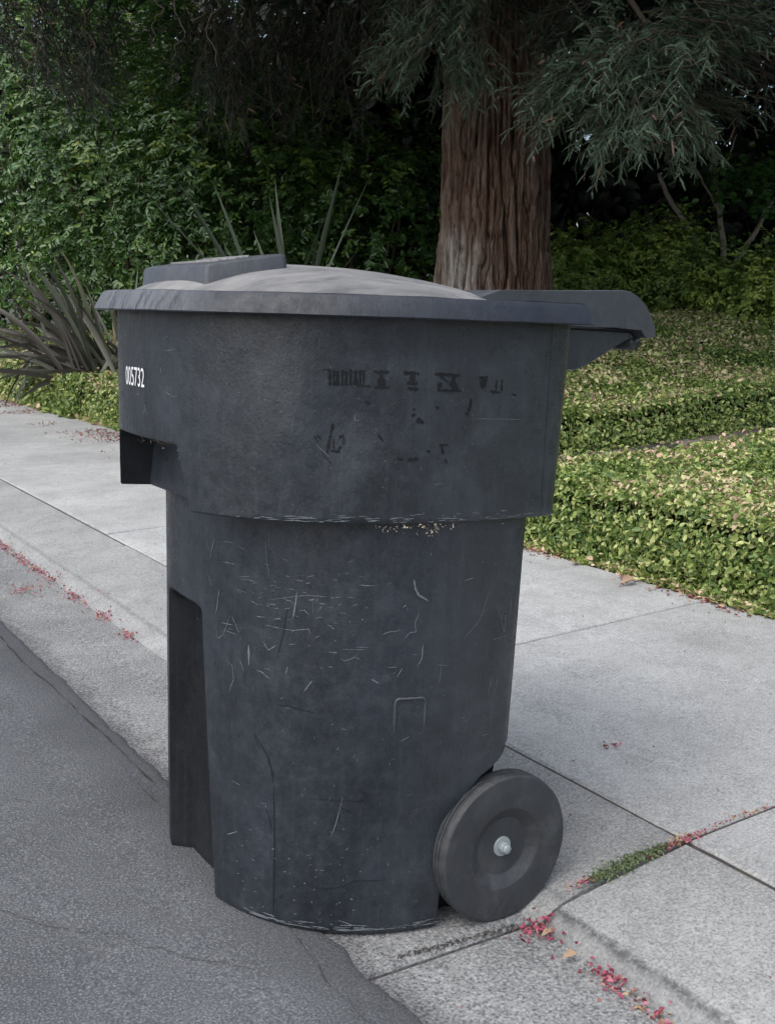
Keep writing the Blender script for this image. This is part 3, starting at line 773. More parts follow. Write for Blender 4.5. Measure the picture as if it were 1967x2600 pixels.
MARKS=[([(0.7929,0.9417),(0.7938,0.9206)],3.7),([(0.7979,0.943),(0.7989,0.9207)],3.2),([(0.8026,0.9425),(0.8036,0.9209)],4.6),([(0.8093,0.9436),(0.8103,0.9211)],3.2),([(0.8145,0.9425),(0.8155,0.9213)],4.1),([(0.8204,0.9449),(0.8215,0.9214)],3.2),([(0.8269,0.9442),(0.828,0.9216)],4.6),([(0.8331,0.9442),(0.8342,0.9218)],3.7),([(0.8376,0.9443),(0.8387,0.9219)],3.2),([(0.7838,0.9428),(0.7934,0.944)],1.8),([(0.8299,0.9212),(0.8471,0.9206)],2.8),([(0.8521,0.9427),(0.8725,0.9423)],3.7),([(0.8617,0.9427),(0.8631,0.9202)],8.3),([(0.8529,0.9189),(0.8738,0.9198)],3.2),([(0.8942,0.9419),(0.9175,0.941)],4.6),([(0.9065,0.9403),(0.9083,0.9302)],7.8),([(0.8993,0.9271),(0.9147,0.9264)],5.1),([(0.9006,0.9187),(0.9174,0.9178)],5.5),([(0.9412,0.9409),(0.9828,0.9397)],4.1),([(0.9497,0.9388),(0.9637,0.9287)],3.2),([(0.977,0.9391),(0.9687,0.9299)],5.1),([(0.9514,0.9285),(0.9483,0.9171)],5.5),([(0.9687,0.9299),(0.9794,0.9173)],9.2),([(0.9472,0.9164),(0.9859,0.9158)],3.7),([(1.016,0.9372),(1.0309,0.9369)],3.2),([(1.0214,0.9361),(1.0242,0.921)],7.8),([(1.0283,0.935),(1.0258,0.9222)],4.1),([(1.0418,0.9153),(1.0545,0.9136)],2.8),([(1.0477,0.9328),(1.0473,0.9164)],2.3),([(1.0574,0.934),(1.0577,0.9164)],2.8),([(1.0376,0.9164),(1.0435,0.9117)],2.1),([(1.0776,0.9112),(1.0865,0.9093)],2.8),([(1.0039,0.9036),(1.0028,0.8908),(0.997,0.8787)],4.1),([(0.842,0.8979),(0.8489,0.894)],4.6),([(0.9447,0.8918),(0.9497,0.8888)],4.1),([(0.9076,0.8767),(0.9132,0.8801)],3.7),([(0.9159,0.8721),(0.9267,0.8664)],6.0),([(0.9094,0.8876),(0.9134,0.887)],2.3),([(0.8014,0.8634),(0.7978,0.8496),(0.7944,0.8313),(0.7918,0.8175)],4.6),([(0.8006,0.8406),(0.8019,0.8224)],2.8),([(0.8089,0.8431),(0.8149,0.8444)],4.1),([(0.8154,0.841),(0.8148,0.8319)],3.7),([(0.8113,0.8295),(0.8065,0.8214)],3.7),([(0.7966,0.8222),(0.8095,0.8203)],3.2),([(0.7776,0.8455),(0.7835,0.84)],2.8),([(0.7739,0.8431),(0.7798,0.8353)],2.1),([(0.8618,0.8476),(0.8676,0.8385)],3.2),([(0.8885,0.8121),(0.8977,0.8098)],2.8),([(0.9046,0.8098),(0.9209,0.8116)],4.1),([(0.9334,0.8236),(0.9395,0.8224)],2.8),([(0.9537,0.8328),(0.9687,0.8326)],3.2),([(0.9575,0.8304),(0.9606,0.8187)],4.1),([(0.9634,0.8116),(0.9676,0.8045)],2.8),([(0.786,0.8173),(0.7971,0.8028)],1.1)]
SC_SHR=[([(0.6138,0.892),(0.6139,0.8775)],0.8),([(0.6147,0.8717),(0.6155,0.853)],1.2),([(0.6149,0.8629),(0.6147,0.8533)],1),([(0.6227,0.8972),(0.6279,0.89),(0.6318,0.8915)],1),([(0.6204,0.9337),(0.621,0.9243)],1.2),([(0.6222,0.9606),(0.6299,0.9641)],1),([(0.6211,0.9776),(0.6249,0.9853)],1),([(0.7579,1.0022),(0.7595,0.9995)],2),([(0.7957,0.8126),(0.7764,0.8314)],0.9),([(0.8291,0.8788),(0.8301,0.8687),(0.8367,0.8688)],1),([(0.8385,0.8779),(0.8395,0.8802)],1),([(0.9468,0.7708),(0.9616,0.7728)],1),([(1.0078,0.8732),(1.1073,0.8704)],0.7),([(0.8356,0.9027),(0.8316,0.9004)],1)]

r = rs(77)
tiny = []
for _ in range(90):
    X = r.normal(0.76, 0.05); h = r.normal(0.575, 0.045)
    if X < 0.715: continue
    L = r.uniform(0.002, 0.010); a = r.normal(0.1, 0.35)
    tiny.append(([(X, h), (X + L * math.cos(a), h + L * math.sin(a))], r.uniform(0.5, 1.4)))
for _ in range(90):
    X = r.uniform(0.73, 1.10); h = r.uniform(0.03, 0.69); L = r.uniform(0.001, 0.007); a = r.uniform(0, 3.14)
    tiny.append(([(X, h), (X + L * math.cos(a), h + L * math.sin(a))], r.uniform(0.5, 1.2)))
for _ in range(60):
    X = r.normal(0.80, 0.05); h = r.normal(0.09, 0.05); L = r.uniform(0.001, 0.004); a = r.uniform(0, 3.14)
    if X > 0.73 and h > 0.01: tiny.append(([(X, h), (X + L * math.cos(a), h + L * math.sin(a))], r.uniform(0.8, 1.8)))
for _ in range(80):
    X = r.uniform(0.735, 1.0); h = 0.010 + abs(r.normal(0, 0.004)); L = r.uniform(0.004, 0.022)
    tiny.append(([(X, h), (X + L, h + r.normal(0, 0.0006))], r.uniform(0.6, 1.6)))
o = obj('scuff_marks', wall_strokes(body_par, SC_BODY + tiny, 0.0010, 1), M_SCUFF, body); o['kind'] = 'stuff'
o = obj('dark_scratches', wall_strokes(body_par, SC_DARK, 0.0008, 2), M_SCRATCH, body); o['kind'] = 'stuff'
tiny2 = []
for _ in range(120):
    X = r.uniform(0.67, 1.12); h = r.uniform(0.72, 1.0); L = r.uniform(0.001, 0.006); a = r.uniform(0, 3.14)
    tiny2.append(([(X, h), (X + L * math.cos(a), h + L * math.sin(a))], r.uniform(0.4, 0.9)))
for _ in range(70):
    X = r.uniform(0.68, 1.12); h = 0.7125 + abs(r.normal(0, 0.006)); L = r.uniform(0.003, 0.02)
    tiny2.append(([(X, h), (X + L, h + r.normal(0, 0.0008))], r.uniform(0.6, 1.4)))
o = obj('scuff_marks', wall_strokes(shroud_par, SC_SHR + tiny2, 0.0010, 3), M_SCUFF, shroud); o['kind'] = 'stuff'
o = obj('stamp_residue', wall_strokes(shroud_par, MARKS, 0.001, 4, taper=False, ragged=0.55, nper=7), M_MARK, shroud)
o['label'] = 'dark worn remains of stamped lettering'; o['kind'] = 'stuff'
# moulded outline of a small panel on the near wall
outl = [(0.9139, 0.357), (0.9136, 0.409), (0.9150, 0.4165), (0.9185, 0.4186), (0.9560, 0.4188), (0.9600, 0.4165), (0.9614, 0.409), (0.9611, 0.350)]
P = np.array(outl); s = np.concatenate([[0], np.cumsum(np.hypot(*np.diff(P, axis=0).T))]); q = np.linspace(0, s[-1], 60)
X = np.interp(q, s, P[:, 0]); h = np.interp(q, s, P[:, 1])
Vt, Qt, Tt = tube(np.stack([X - BX, -wall_v(body_par, X, h) + 0.0004, h], -1), np.interp(q, [0, 0.02, s[-1] - 0.03, s[-1]], [0.0004, 0.0028, 0.0024, 0.0003]), 8)
obj('moulded_outline', mesh_np('moulded_outline', Vt, Qt, Tt, smooth=True), M_HAND, body)  # paler handle plastic paints a highlight on the raised outline

# stencilled number on the front of the shroud
tc = bpy.data.curves.new('number', 'FONT'); tc.body = '005732'; tc.size = 1.0; tc.resolution_u = 3
to = bpy.data.objects.new('number_tmp', tc); C.objects.link(to)
bpy.context.view_layer.update()
dg = bpy.context.evaluated_depsgraph_get()
tm = bpy.data.meshes.new_from_object(to.evaluated_get(dg))
C.objects.unlink(to); bpy.data.objects.remove(to)
n = len(tm.vertices); co = np.zeros(n * 3, np.float32); tm.vertices.foreach_get('co', co); co = co.reshape(-1, 3)
lo, hi = co.min(0), co.max(0)
vv = 0.050 - (co[:, 0] - lo[0]) / (hi[0] - lo[0]) * 0.088
hh = 0.8985 + (co[:, 1] - lo[1]) / (hi[1] - lo[1]) * 0.0315
xf = np.array([np.interp(abs(a), *(lambda XY: (XY[1][:400], XY[0][:400]))(half_outline(shroud_par(b)))) for a, b in zip(vv, hh)])
tm.vertices.foreach_set('co', np.stack([xf - BX - 0.0012, vv, hh], -1).astype(np.float32).ravel()); tm.update()
tm.materials.clear()
o = obj('painted_number', tm, M_PAINT, shroud); o['label'] = 'white stencilled number 005732'

# cobweb and plant debris caught under the collar and lips
def debris(spots, seed):
    r = rs(seed); parts = []
    for (x, v, h, sx, sh, m) in spots:
        for _ in range(m):
            p = np.array([x + r.normal() * sx, v + r.normal() * sx * 0.5, h - abs(r.normal()) * sh]); d = unit(r.normal(size=3)); L = r.uniform(0.003, 0.010)
            s_ = unit(np.cross(d, r.normal(size=3))) * r.uniform(0.0005, 0.0014)
            V = np.array([p - s_, p + s_, p + d * L + s_ * 0.4, p + d * L * 0.5 - s_ + s_ * 1.5]); V[:, 0] -= BX
            parts.append((V, [(0, 1, 2, 3)], None))
    V, Q, _ = join_parts(parts); return mesh_np('debris', V, Q)
o = obj('caught_debris', debris([(0.90, -0.376, 0.7085, 0.035, 0.004, 50), (0.955, -0.386, 0.709, 0.018, 0.008, 70), (1.10, -0.392, 0.709, 0.012, 0.004, 25), (0.64, 0.02, 0.812, 0.01, 0.006, 30), (0.642, -0.06, 0.813, 0.01, 0.006, 30), (0.638, -0.135, 0.806, 0.004, 0.010, 25), (0.733, -0.045, 0.500, 0.010, 0.012, 60), (0.735, -0.02, 0.49, 0.006, 0.010, 25)], 5), M_COB, bin_root)
o['kind'] = 'stuff'

# ------------------------------------------------------------------ plants
M_HEDGE = leaf_mat('ground_cover_leaf', [(0.0, (0.032, 0.075, 0.018)), (0.28, (0.098, 0.160, 0.034)), (0.55, (0.215, 0.280, 0.072)), (0.80, (0.44, 0.475, 0.19)), (0.90, (0.52, 0.45, 0.28)), (1.0, (0.54, 0.35, 0.27))], 0.4, 0.25)
M_SHRUB = leaf_mat('shrub_leaf', [(0.0, (0.026, 0.070, 0.016)), (0.5, (0.064, 0.140, 0.034)), (0.85, (0.125, 0.220, 0.050)), (1.0, (0.28, 0.34, 0.06))], 0.27, 0.25, 0.5)
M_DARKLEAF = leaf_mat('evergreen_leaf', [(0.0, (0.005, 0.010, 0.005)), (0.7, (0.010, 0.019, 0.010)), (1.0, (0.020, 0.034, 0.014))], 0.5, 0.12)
M_BUSH = leaf_mat('low_bush_leaf', [(0.0, (0.070, 0.130, 0.025)), (0.5, (0.16, 0.25, 0.05)), (1.0, (0.38, 0.42, 0.09))], 0.4, 0.3)
M_NEEDLE = leaf_mat('redwood_needle', [(0.0, (0.010, 0.017, 0.012)), (0.35, (0.024, 0.042, 0.027)), (0.85, (0.088, 0.142, 0.088)), (0.93, (0.16, 0.11, 0.08)), (1.0, (0.24, 0.125, 0.09))], 0.55, 0.15)
M_FLAX = leaf_mat('flax_blade', [(0.0, (0.048, 0.043, 0.037)), (0.4, (0.088, 0.086, 0.068)), (0.7, (0.080, 0.098, 0.068)), (0.9, (0.13, 0.145, 0.10)), (1.0, (0.26, 0.17, 0.09))], 0.4, 0.15)
M_FLAXG = leaf_mat('green_flax_blade', [(0.0, (0.045, 0.062, 0.044)), (0.6, (0.080, 0.105, 0.066)), (1.0, (0.15, 0.165, 0.10))], 0.4, 0.15)
M_PETAL = leaf_mat('blossom_petal', [(0.0, (0.16, 0.03, 0.045)), (0.45, (0.38, 0.075, 0.14)), (0.78, (0.50, 0.20, 0.24)), (0.85, (0.35, 0.22, 0.13)), (1.0, (0.42, 0.33, 0.22))], 0.6, 0.3)
M_DRY = leaf_mat('dry_litter', [(0.0, (0.14, 0.045, 0.045)), (0.5, (0.26, 0.10, 0.09)), (0.8, (0.32, 0.20, 0.13)), (1.0, (0.42, 0.32, 0.22))], 0.8, 0.15)
M_MOSS = leaf_mat('moss_leaf', [(0.0, (0.07, 0.11, 0.045)), (1.0, (0.20, 0.25, 0.12))], 0.6, 0.3)
M_TWIG = simple('twig_bark', (0.085, 0.068, 0.052), 0.9, 0.2)
M_STEM = simple('pale_stem_bark', (0.22, 0.19, 0.155), 0.85, 0.2)
M_CORE = simple('core_shade', (0.020, 0.022, 0.014), 0.95, 0.05)

def leaves(P, N, L, W, tint, r, D=None, curl=0.12):
    P = np.asarray(P, float); n = len(P); N = unit(N)
    if D is None: D = r.normal(size=(n, 3))
    D = unit(D - (D * N).sum(-1, keepdims=True) * N); S = np.cross(N, D)
    L = np.broadcast_to(L, (n,))[:, None]; W = np.broadcast_to(W, (n,))[:, None]
    c = curl * W
    b = P; t = P + D * L - N * c * 1.2
    l1 = P + D * L * 0.32 + S * W * 0.5 + N * c; l2 = P + D * L * 0.70 + S * W * 0.38 + N * c * 0.6
    r1 = P + D * L * 0.32 - S * W * 0.5 + N * c; r2 = P + D * L * 0.70 - S * W * 0.38 + N * c * 0.6
    V = np.stack([b, r1, r2, t, l2, l1], 1).reshape(-1, 3)
    i = np.arange(n)[:, None] * 6
    Q = np.stack([i + [0, 1, 2, 3], i + [0, 3, 4, 5]], 1).reshape(-1, 4)
    return V, Q, np.repeat(np.clip(tint, 0, 1), 6)

def leaf_mesh(name, *a, **k):
    V, Q, t = leaves(*a, **k); return mesh_np(name, V, Q, tint=t)

# ---- clipped ground cover beds -------------------------------------------------
def bed_height(e, H): return H * np.sqrt(np.clip(1 - (1 - np.clip(e / 0.13, 0, 1)) ** 2, 0, 1))
def bed_top(X, Y, H, edge, seed):
    e = edge(X, Y)
    bump = 0.05 * (fbm(np.stack([X * 1.6, Y * 1.6, X * 0], -1), seed, 3) - 0.5) + 0.035 * (fbm(np.stack([X * 7, Y * 7, X * 0], -1), seed + 9, 3) - 0.5)
    return terrain(np.maximum(X, BED_X), Y) + bed_height(e, H) * (1 + bump / H) , e

def bed(name, label, x0, x1, y0, y1, H, edge, dens, size, seed, near=None):
    r = rs(seed)
    n = int((x1 - x0) * (y1 - y0) * dens)
    X = r.uniform(x0, x1, n); Y = r.uniform(y0, y1, n)
    e0 = edge(X, Y); keep = e0 > -0.03
    if near is not None: keep &= r.random(n) < near(X, Y)
    X, Y = X[keep], Y[keep]
    # extra samples on the steep flanks
    ef = edge(X, Y); k2 = np.repeat(np.nonzero((ef < 0.14))[0], 5)
    X = np.concatenate([X, X[k2] + r.normal(size=len(k2)) * 0.012]); Y = np.concatenate([Y, Y[k2] + r.normal(size=len(k2)) * 0.012])
    z, e = bed_top(X, Y, H, edge, seed); g = terrain(np.maximum(X, BED_X), Y)
    d = 0.004
    zx = (bed_top(X + d, Y, H, edge, seed)[0] - bed_top(X - d, Y, H, edge, seed)[0]) / (2 * d)
    zy = (bed_top(X, Y + d, H, edge, seed)[0] - bed_top(X, Y - d, H, edge, seed)[0]) / (2 * d)
    N0 = unit(np.stack([-np.clip(zx, -6, 6), -np.clip(zy, -6, 6), np.ones_like(X)], -1))
    # on the flank spread samples down to the ground
    flank = e < 0.06; z = np.where(flank, g + (z - g) * r.random(len(z)) ** 0.8, z)
    depth = r.random(len(z)) ** 2 * 0.055
    P = np.stack([X, Y, z], -1) - N0 * depth[:, None]
    P[:, 2] = np.maximum(P[:, 2], g + 0.004)
    stray = r.random(len(P)) < 0.03; P[stray] += N0[stray] * r.uniform(0.01, 0.045, stray.sum())[:, None]
    N = unit(N0 + r.normal(size=P.shape) * 0.62)
    L = size * np.clip(r.lognormal(-0.05, 0.32, len(P)), 0.45, 1.9)
    patch = fbm(P * 2.2, seed + 4, 3)
    t = 0.10 + 0.72 * r.random(len(P)) ** 1.1 + 0.35 * (patch - 0.5)
    top = np.clip((N0[:, 2] - 0.5) * 2, 0, 1)
    t = np.where((r.random(len(P)) < 0.30 * top) & (patch > 0.40), r.uniform(0.84, 1.0, len(P)), np.minimum(t, 0.84))
    root = empty(name, (x0, max(y0, 0), 0.08)); root_inv = np.array([x0, max(y0, 0), 0.08])
    tag(root, label, 'ground cover', kind='thing')
    V, Q, tt = leaves(P - root_inv, N, L, L * 0.56, t, r)
    o = obj('foliage', mesh_np('foliage', V, Q, tint=tt), M_HEDGE, root); o['kind'] = 'stuff'
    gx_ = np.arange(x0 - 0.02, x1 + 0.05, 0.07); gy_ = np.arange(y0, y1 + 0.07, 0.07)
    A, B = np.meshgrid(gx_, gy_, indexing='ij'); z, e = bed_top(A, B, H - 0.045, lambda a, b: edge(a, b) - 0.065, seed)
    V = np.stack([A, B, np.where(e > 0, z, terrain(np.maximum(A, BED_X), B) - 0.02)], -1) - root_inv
    obj('shade_core', mesh_np('shade_core', V, grid_quads(len(gx_), len(gy_))[:, ::-1], smooth=True), M_CORE, root)  # solid dark sheet, stands in for the shade under the leaves
    return root

def wob(X, Y, s): return 0.05 * (fbm(np.stack([X * 2.5, Y * 2.5, X * 0], -1), s, 3) - 0.5)
edgeA = lambda X, Y: np.minimum(X - (BED_X + 0.01) + wob(X, Y, 61), (path_y(X) - 0.10 - Y) * 0.98 + wob(X, Y, 62))
bed('ground_cover_bed', 'bright yellow green clipped ground cover in front of the garden path', BED_X - 0.02, 6.2, 0.9, 4.8, 0.285, edgeA, 17000, 0.0205, 101, near=lambda X, Y: np.clip(1.25 - (np.hypot(X, Y) - 3.6) * 0.22, 0.35, 1))
edgeA2 = lambda X, Y: np.minimum(X - (BED_X + 0.01) + wob(X, Y, 61), 0.9 - Y + 0.17)
bed('ground_cover_bed', 'clipped ground cover strip continuing beside the sidewalk at the right edge', BED_X - 0.02, 6.2, -3.2, 0.9, 0.285, edgeA2, 1500, 0.05, 102)
def edgeB(X, Y):
    back = np.where(Y > 8.2, 4.35 - X, 9.0)
    return np.minimum(np.minimum(X - (BED_X + 0.01) + wob(X, Y, 63), (Y - path_y(X) - 1.10) * 0.98 + wob(X, Y, 64)), back)
bed('ground_cover_bed', 'darker clipped ground cover behind the garden path, rising to the redwood', BED_X - 0.02, 9.2, 4.62, 9.2, 0.29, edgeB, 7200, 0.0265, 103, near=lambda X, Y: np.where((X < 4.4) | (Y < 7.8), 1, 0.45))
edgeC = lambda X, Y: np.minimum(X - (BED_X - 0.04) + wob(X, Y, 65), np.minimum(4.5 - X, Y - 9.2 + 0.17))
bed('ground_cover_bed', 'ground cover strip below the flax at the left edge', BED_X - 0.06, 4.5, 9.2, 17.0, 0.29, edgeC, 3000, 0.042, 104)

# ---- broadleaf shrubs ------------------------------------------------------------
def shrub(name, label, cat, c, rad, n, size, material, seed, group=None, stems=5, tl=(0.05, 0.95), aspect=0.42, shell=0.45, droop=0.35, void=None, zmin=0.0, stem_mat=None, clump=0):
    r = rs(seed); c = np.array(c, float); rad = np.array(rad, float)
    base = np.array([c[0], c[1], float(terrain(c[0], c[1]))])
    root = empty(name, base); tag(root, label, cat, group)
    d = unit(r.normal(size=(n, 3))); q = 1 - shell * r.random(n) ** 1.3
    lump = 0.74 + 0.52 * fbm(d * 2.4 + seed, seed, 3)
    P = c + d * rad * (q * lump)[:, None]
    P = P + r.normal(size=P.shape) * 0.04
    TD = None
    if clump > 1:
        # leaves sit in rows along short arching twigs
        m = n // clump; c0 = P[:m]; dd = d[:m]
        td = unit(dd * np.array([1, 1, 0.4]) + r.normal(size=dd.shape) * 0.55 + np.array([0, 0, 0.15]))
        f = np.tile((np.arange(clump) + 0.5) / clump, m)[:, None]; tl_ = np.repeat(r.uniform(0.16, 0.42, m), clump)[:, None] * (size / 0.085)
        TD = np.repeat(td, clump, 0); d = np.repeat(dd, clump, 0)
        P = np.repeat(c0, clump, 0) + TD * f * tl_ - np.array([0, 0, 1.0]) * f ** 2 * tl_ * 0.55
        sdv = unit(np.cross(TD, np.array([0, 0, 1.0]))); sgn = np.tile(np.where(np.arange(clump) % 2, 1.0, -1.0), m)[:, None]
        TD = TD * 0.7 + sdv * sgn * 0.75 - np.array([0, 0, 1.0]) * 0.35 * f + r.normal(size=TD.shape) * 0.18
    k = P[:, 2] > base[2] + zmin
    if void is not None:
        for (a, b, w) in void:
            a = np.array(a); ab = np.array(b) - a; t = np.clip(((P - a) @ ab) / (ab @ ab), 0, 1); k &= np.linalg.norm(P - a - t[:, None] * ab, axis=1) > w
    P, d = P[k], d[k]
    TD = TD[k] if TD is not None else None
    # leaves gather on twigs in little sprays
    N = unit(d * np.array([1, 1, 0.7]) + np.array([0, 0, 0.55]) + r.normal(size=P.shape) * 0.4)
    D = d * 0.6 + r.normal(size=P.shape) * 0.7 + np.array([0, 0, -droop]) if TD is None else TD
    L = size * r.uniform(0.6, 1.3, len(P)); cl = fbm(P * 2.6, seed + 3, 2)
    t = tl[0] + (tl[1] - tl[0]) * np.clip(0.65 * r.random(len(P)) + 0.9 * (cl - 0.32), 0, 1)
    V, Q, tt = leaves(P - base, N, L, L * aspect, t, r, D)
    o = obj('foliage', mesh_np('foliage', V, Q, tint=tt), material, root); o['kind'] = 'stuff'
    for s in range(stems):
        e = c + unit(r.normal(size=3)) * rad * 0.6; e[2] = max(e[2], c[2])
        b0 = base + np.array([r.normal() * 0.12, r.normal() * 0.12, -0.05]); m = (b0 + e) / 2 + r.normal(size=3) * 0.12
        tt_ = np.linspace(0, 1, 7)[:, None]; pts = (1 - tt_) ** 2 * b0 + 2 * tt_ * (1 - tt_) * m + tt_ ** 2 * e
        Vt, Qt, Tt = tube(pts - base, np.linspace(0.03, 0.008, 7), 6); obj('stem', mesh_np('stem', Vt, Qt, Tt, smooth=True), stem_mat or M_TWIG, root)
    return root

SHRUB_G = 'broadleaf shrubs forming the tall green screen'
ls = [((90, 330, 14.5), (2.0, 1.9, 2.9), 21000, 'tall glossy green shrub at the far left edge of the photo'),
      ((-330, 380, 15.5), (2.0, 2.0, 2.9), 7000, 'tall green shrub beyond the left edge of the flax'),
      ((330, 400, 12.8), (1.35, 1.4, 2.1), 17000, 'leafy green shrub behind the brown flax'),
      ((600, 500, 12.2), (1.25, 1.2, 1.65), 14000, 'darker leafy shrub behind the tall green flax blades'),
      ((470, 120, 15.0), (1.7, 1.6, 2.3), 9000, 'high shrub crown showing through beneath the redwood twigs'),
      ((930, 560, 12.5), (1.1, 1.1, 1.35), 8000, 'shaded leafy shrub just left of the redwood trunk')]
for i, (px, rad, n, lab) in enumerate(ls):
    shrub('broadleaf_shrub', lab, 'shrub', at(*px), rad, int(n * 1.3), 0.072, M_SHRUB, 200 + i, SHRUB_G, tl=(0.0, 1.0), clump=12)

# low bright bushes right of the trunk
BUSH_G = 'low bright bushes right of the redwood'
for i, (px, rad, n, lab) in enumerate([((1480, 700, 10.6), (0.70, 0.6, 0.46), 11000, 'low yellow green bush touching the redwood trunk'),
                                       ((1690, 680, 10.6), (0.60, 0.6, 0.52), 11000, 'low green bush below the thin bare stems'),
                                       ((1920, 735, 10.2), (0.65, 0.6, 0.42), 10000, 'low green bush at the right edge of the photo')]):
    shrub('low_bush', lab, 'bush', at(*px), rad, n, 0.042, M_BUSH, 240 + i, BUSH_G, stems=3, shell=0.7, aspect=0.5, droop=-0.2, stem_mat=M_STEM, clump=9)

# shaded evergreens that close off the garden
GAPS = [(at(1478, 335, 11.5), at(1478, 335, 24.0), 0.17), (at(1790, 352, 11.8), at(1790, 352, 24.0), 0.12), (at(1855, 356, 11.8), at(1855, 356, 24.0), 0.085)]
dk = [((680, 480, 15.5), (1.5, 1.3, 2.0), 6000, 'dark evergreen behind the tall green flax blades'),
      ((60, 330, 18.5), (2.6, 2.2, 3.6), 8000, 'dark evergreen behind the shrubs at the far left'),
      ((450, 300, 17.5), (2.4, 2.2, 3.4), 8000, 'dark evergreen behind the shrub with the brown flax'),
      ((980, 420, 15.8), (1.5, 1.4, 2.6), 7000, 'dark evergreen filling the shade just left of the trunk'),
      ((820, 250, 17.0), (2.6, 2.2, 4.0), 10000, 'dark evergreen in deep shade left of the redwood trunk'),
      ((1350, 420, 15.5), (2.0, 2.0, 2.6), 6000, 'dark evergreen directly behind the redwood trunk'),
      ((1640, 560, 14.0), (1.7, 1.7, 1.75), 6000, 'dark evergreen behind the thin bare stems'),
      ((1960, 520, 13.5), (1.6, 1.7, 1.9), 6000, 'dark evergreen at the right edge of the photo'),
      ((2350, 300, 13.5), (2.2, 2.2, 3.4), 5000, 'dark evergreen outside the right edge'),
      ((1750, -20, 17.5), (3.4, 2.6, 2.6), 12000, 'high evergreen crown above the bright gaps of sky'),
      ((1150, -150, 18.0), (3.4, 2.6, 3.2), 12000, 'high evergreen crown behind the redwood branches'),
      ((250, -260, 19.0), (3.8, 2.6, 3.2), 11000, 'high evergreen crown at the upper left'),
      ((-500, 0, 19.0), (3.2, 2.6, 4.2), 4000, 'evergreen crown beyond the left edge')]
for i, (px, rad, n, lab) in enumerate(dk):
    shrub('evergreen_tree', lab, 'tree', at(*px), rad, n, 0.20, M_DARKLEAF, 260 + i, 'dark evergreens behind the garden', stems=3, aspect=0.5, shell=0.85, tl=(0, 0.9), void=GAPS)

# ---- slender multi-stemmed small tree at the right --------------------------------
def small_tree():
    r = rs(300); b = at(1790, 690, 11.0); b[2] = terrain(b[0], b[1])
    root = empty('slender_tree', b); tag(root, 'thin bare stems of a small tree rising from the low bushes', 'tree')
    chains = [([(1780, 690), (1778, 640), (1740, 570), (1690, 490), (1672, 440)], 0.036), ([(1830, 700), (1838, 640), (1825, 540), (1812, 400), (1810, 330)], 0.034), ([(1850, 690), (1890, 630), (1925, 580), (1945, 530), (1990, 470)], 0.030),
              ([(1825, 540), (1800, 490), (1765, 430), (1740, 380)], 0.014), ([(1815, 440), (1850, 400), (1870, 340)], 0.012)]
    ends = []
    for ch, rad in chains:
        P = np.array([at(x, y, 11.0 + 0.05 * k) for k, (x, y) in enumerate(ch)])
        t = np.linspace(0, 1, 18); s = np.linspace(0, 1, len(P)); P = np.stack([np.interp(t, s, P[:, k]) for k in range(3)], -1)
        P[1:-1] = (P[:-2] + 2 * P[1:-1] + P[2:]) / 4; P += r.normal(size=P.shape) * 0.004
        Vt, Qt, Tt = tube(P - b, np.linspace(rad, rad * 0.55, 18), 8); obj('stem', mesh_np('stem', Vt, Qt, Tt, smooth=True), M_STEM, root)
        ends.append(P[-1])
    Ps = []
    for (x, y, sx, sy, m) in [(1880, 470, 75, 50, 240), (1950, 520, 50, 60, 120), (1740, 520, 20, 14, 14), (1830, 430, 60, 30, 60), (1960, 430, 60, 60, 120)]:
        for _ in range(m): Ps.append(at(x + r.normal() * sx * 0.6, y + r.normal() * sy * 0.6, 11.0 + r.normal() * 0.25))
    Ps = np.array(Ps); N = unit(np.array([-0.3, -0.4, 0.9]) + r.normal(size=Ps.shape) * 0.35)
    V, Q, tt = leaves(Ps - b, N, 0.085 * r.uniform(0.7, 1.2, len(Ps)), 0.06, 0.1 + 0.5 * r.random(len(Ps)), r)
    o = obj('foliage', mesh_np('foliage', V, Q, tint=tt), M_SHRUB, root); o['kind'] = 'stuff'
small_tree()

# ---- flax clumps: every blade is a part ---------------------------------------------
def blade_mesh(root, b, d, L, W, droop, twist, r, tint, fold=0.35, kink=None, roll=0.0):
    n = 10; t = np.linspace(0, 1, n)
    d = unit(d); hor = unit(np.array([d[0], d[1], 0]) + 1e-6)
    p = np.array(b, float); pts = [p]; cur = d.copy()
    for k in range(n - 1):
        cur = unit(cur + np.array([0, 0, -droop * (0.4 + 1.4 * t[k])]) / n * 2.2)
        if kink is not None and abs(t[k] - kink) < 0.06: cur = unit(cur * np.array([1, 1, 0.2]) + np.array([0, 0, -1.2]))
        p = p + cur * L / (n - 1); pts.append(p)
    pts = np.array(pts); tg = unit(np.gradient(pts, axis=0)); side = unit(np.cross(tg, np.array([0, 0, 1.0]) + 0.001)); nrm = np.cross(side, tg)
    a = twist * t + roll; side2 = side * np.cos(a)[:, None] + nrm * np.sin(a)[:, None]; n2 = -side * np.sin(a)[:, None] + nrm * np.cos(a)[:, None]
    w = W * np.clip(np.minimum(0.55 + 1.4 * t, 1.0) * np.clip((1 - t) * 2.6, 0, 1) ** 0.8, 0.02, 1) * 0.5
    V = np.stack([pts - side2 * w[:, None] + n2 * (w * fold)[:, None], pts, pts + side2 * w[:, None] + n2 * (w * fold)[:, None]], 1).reshape(-1, 3)
    tt = np.repeat(tint + 0.08 * (t - 0.5), 3)
    return mesh_np('leaf', V - np.array(root.location), grid_quads(n, 3), tint=np.clip(tt, 0, 1), smooth=True)

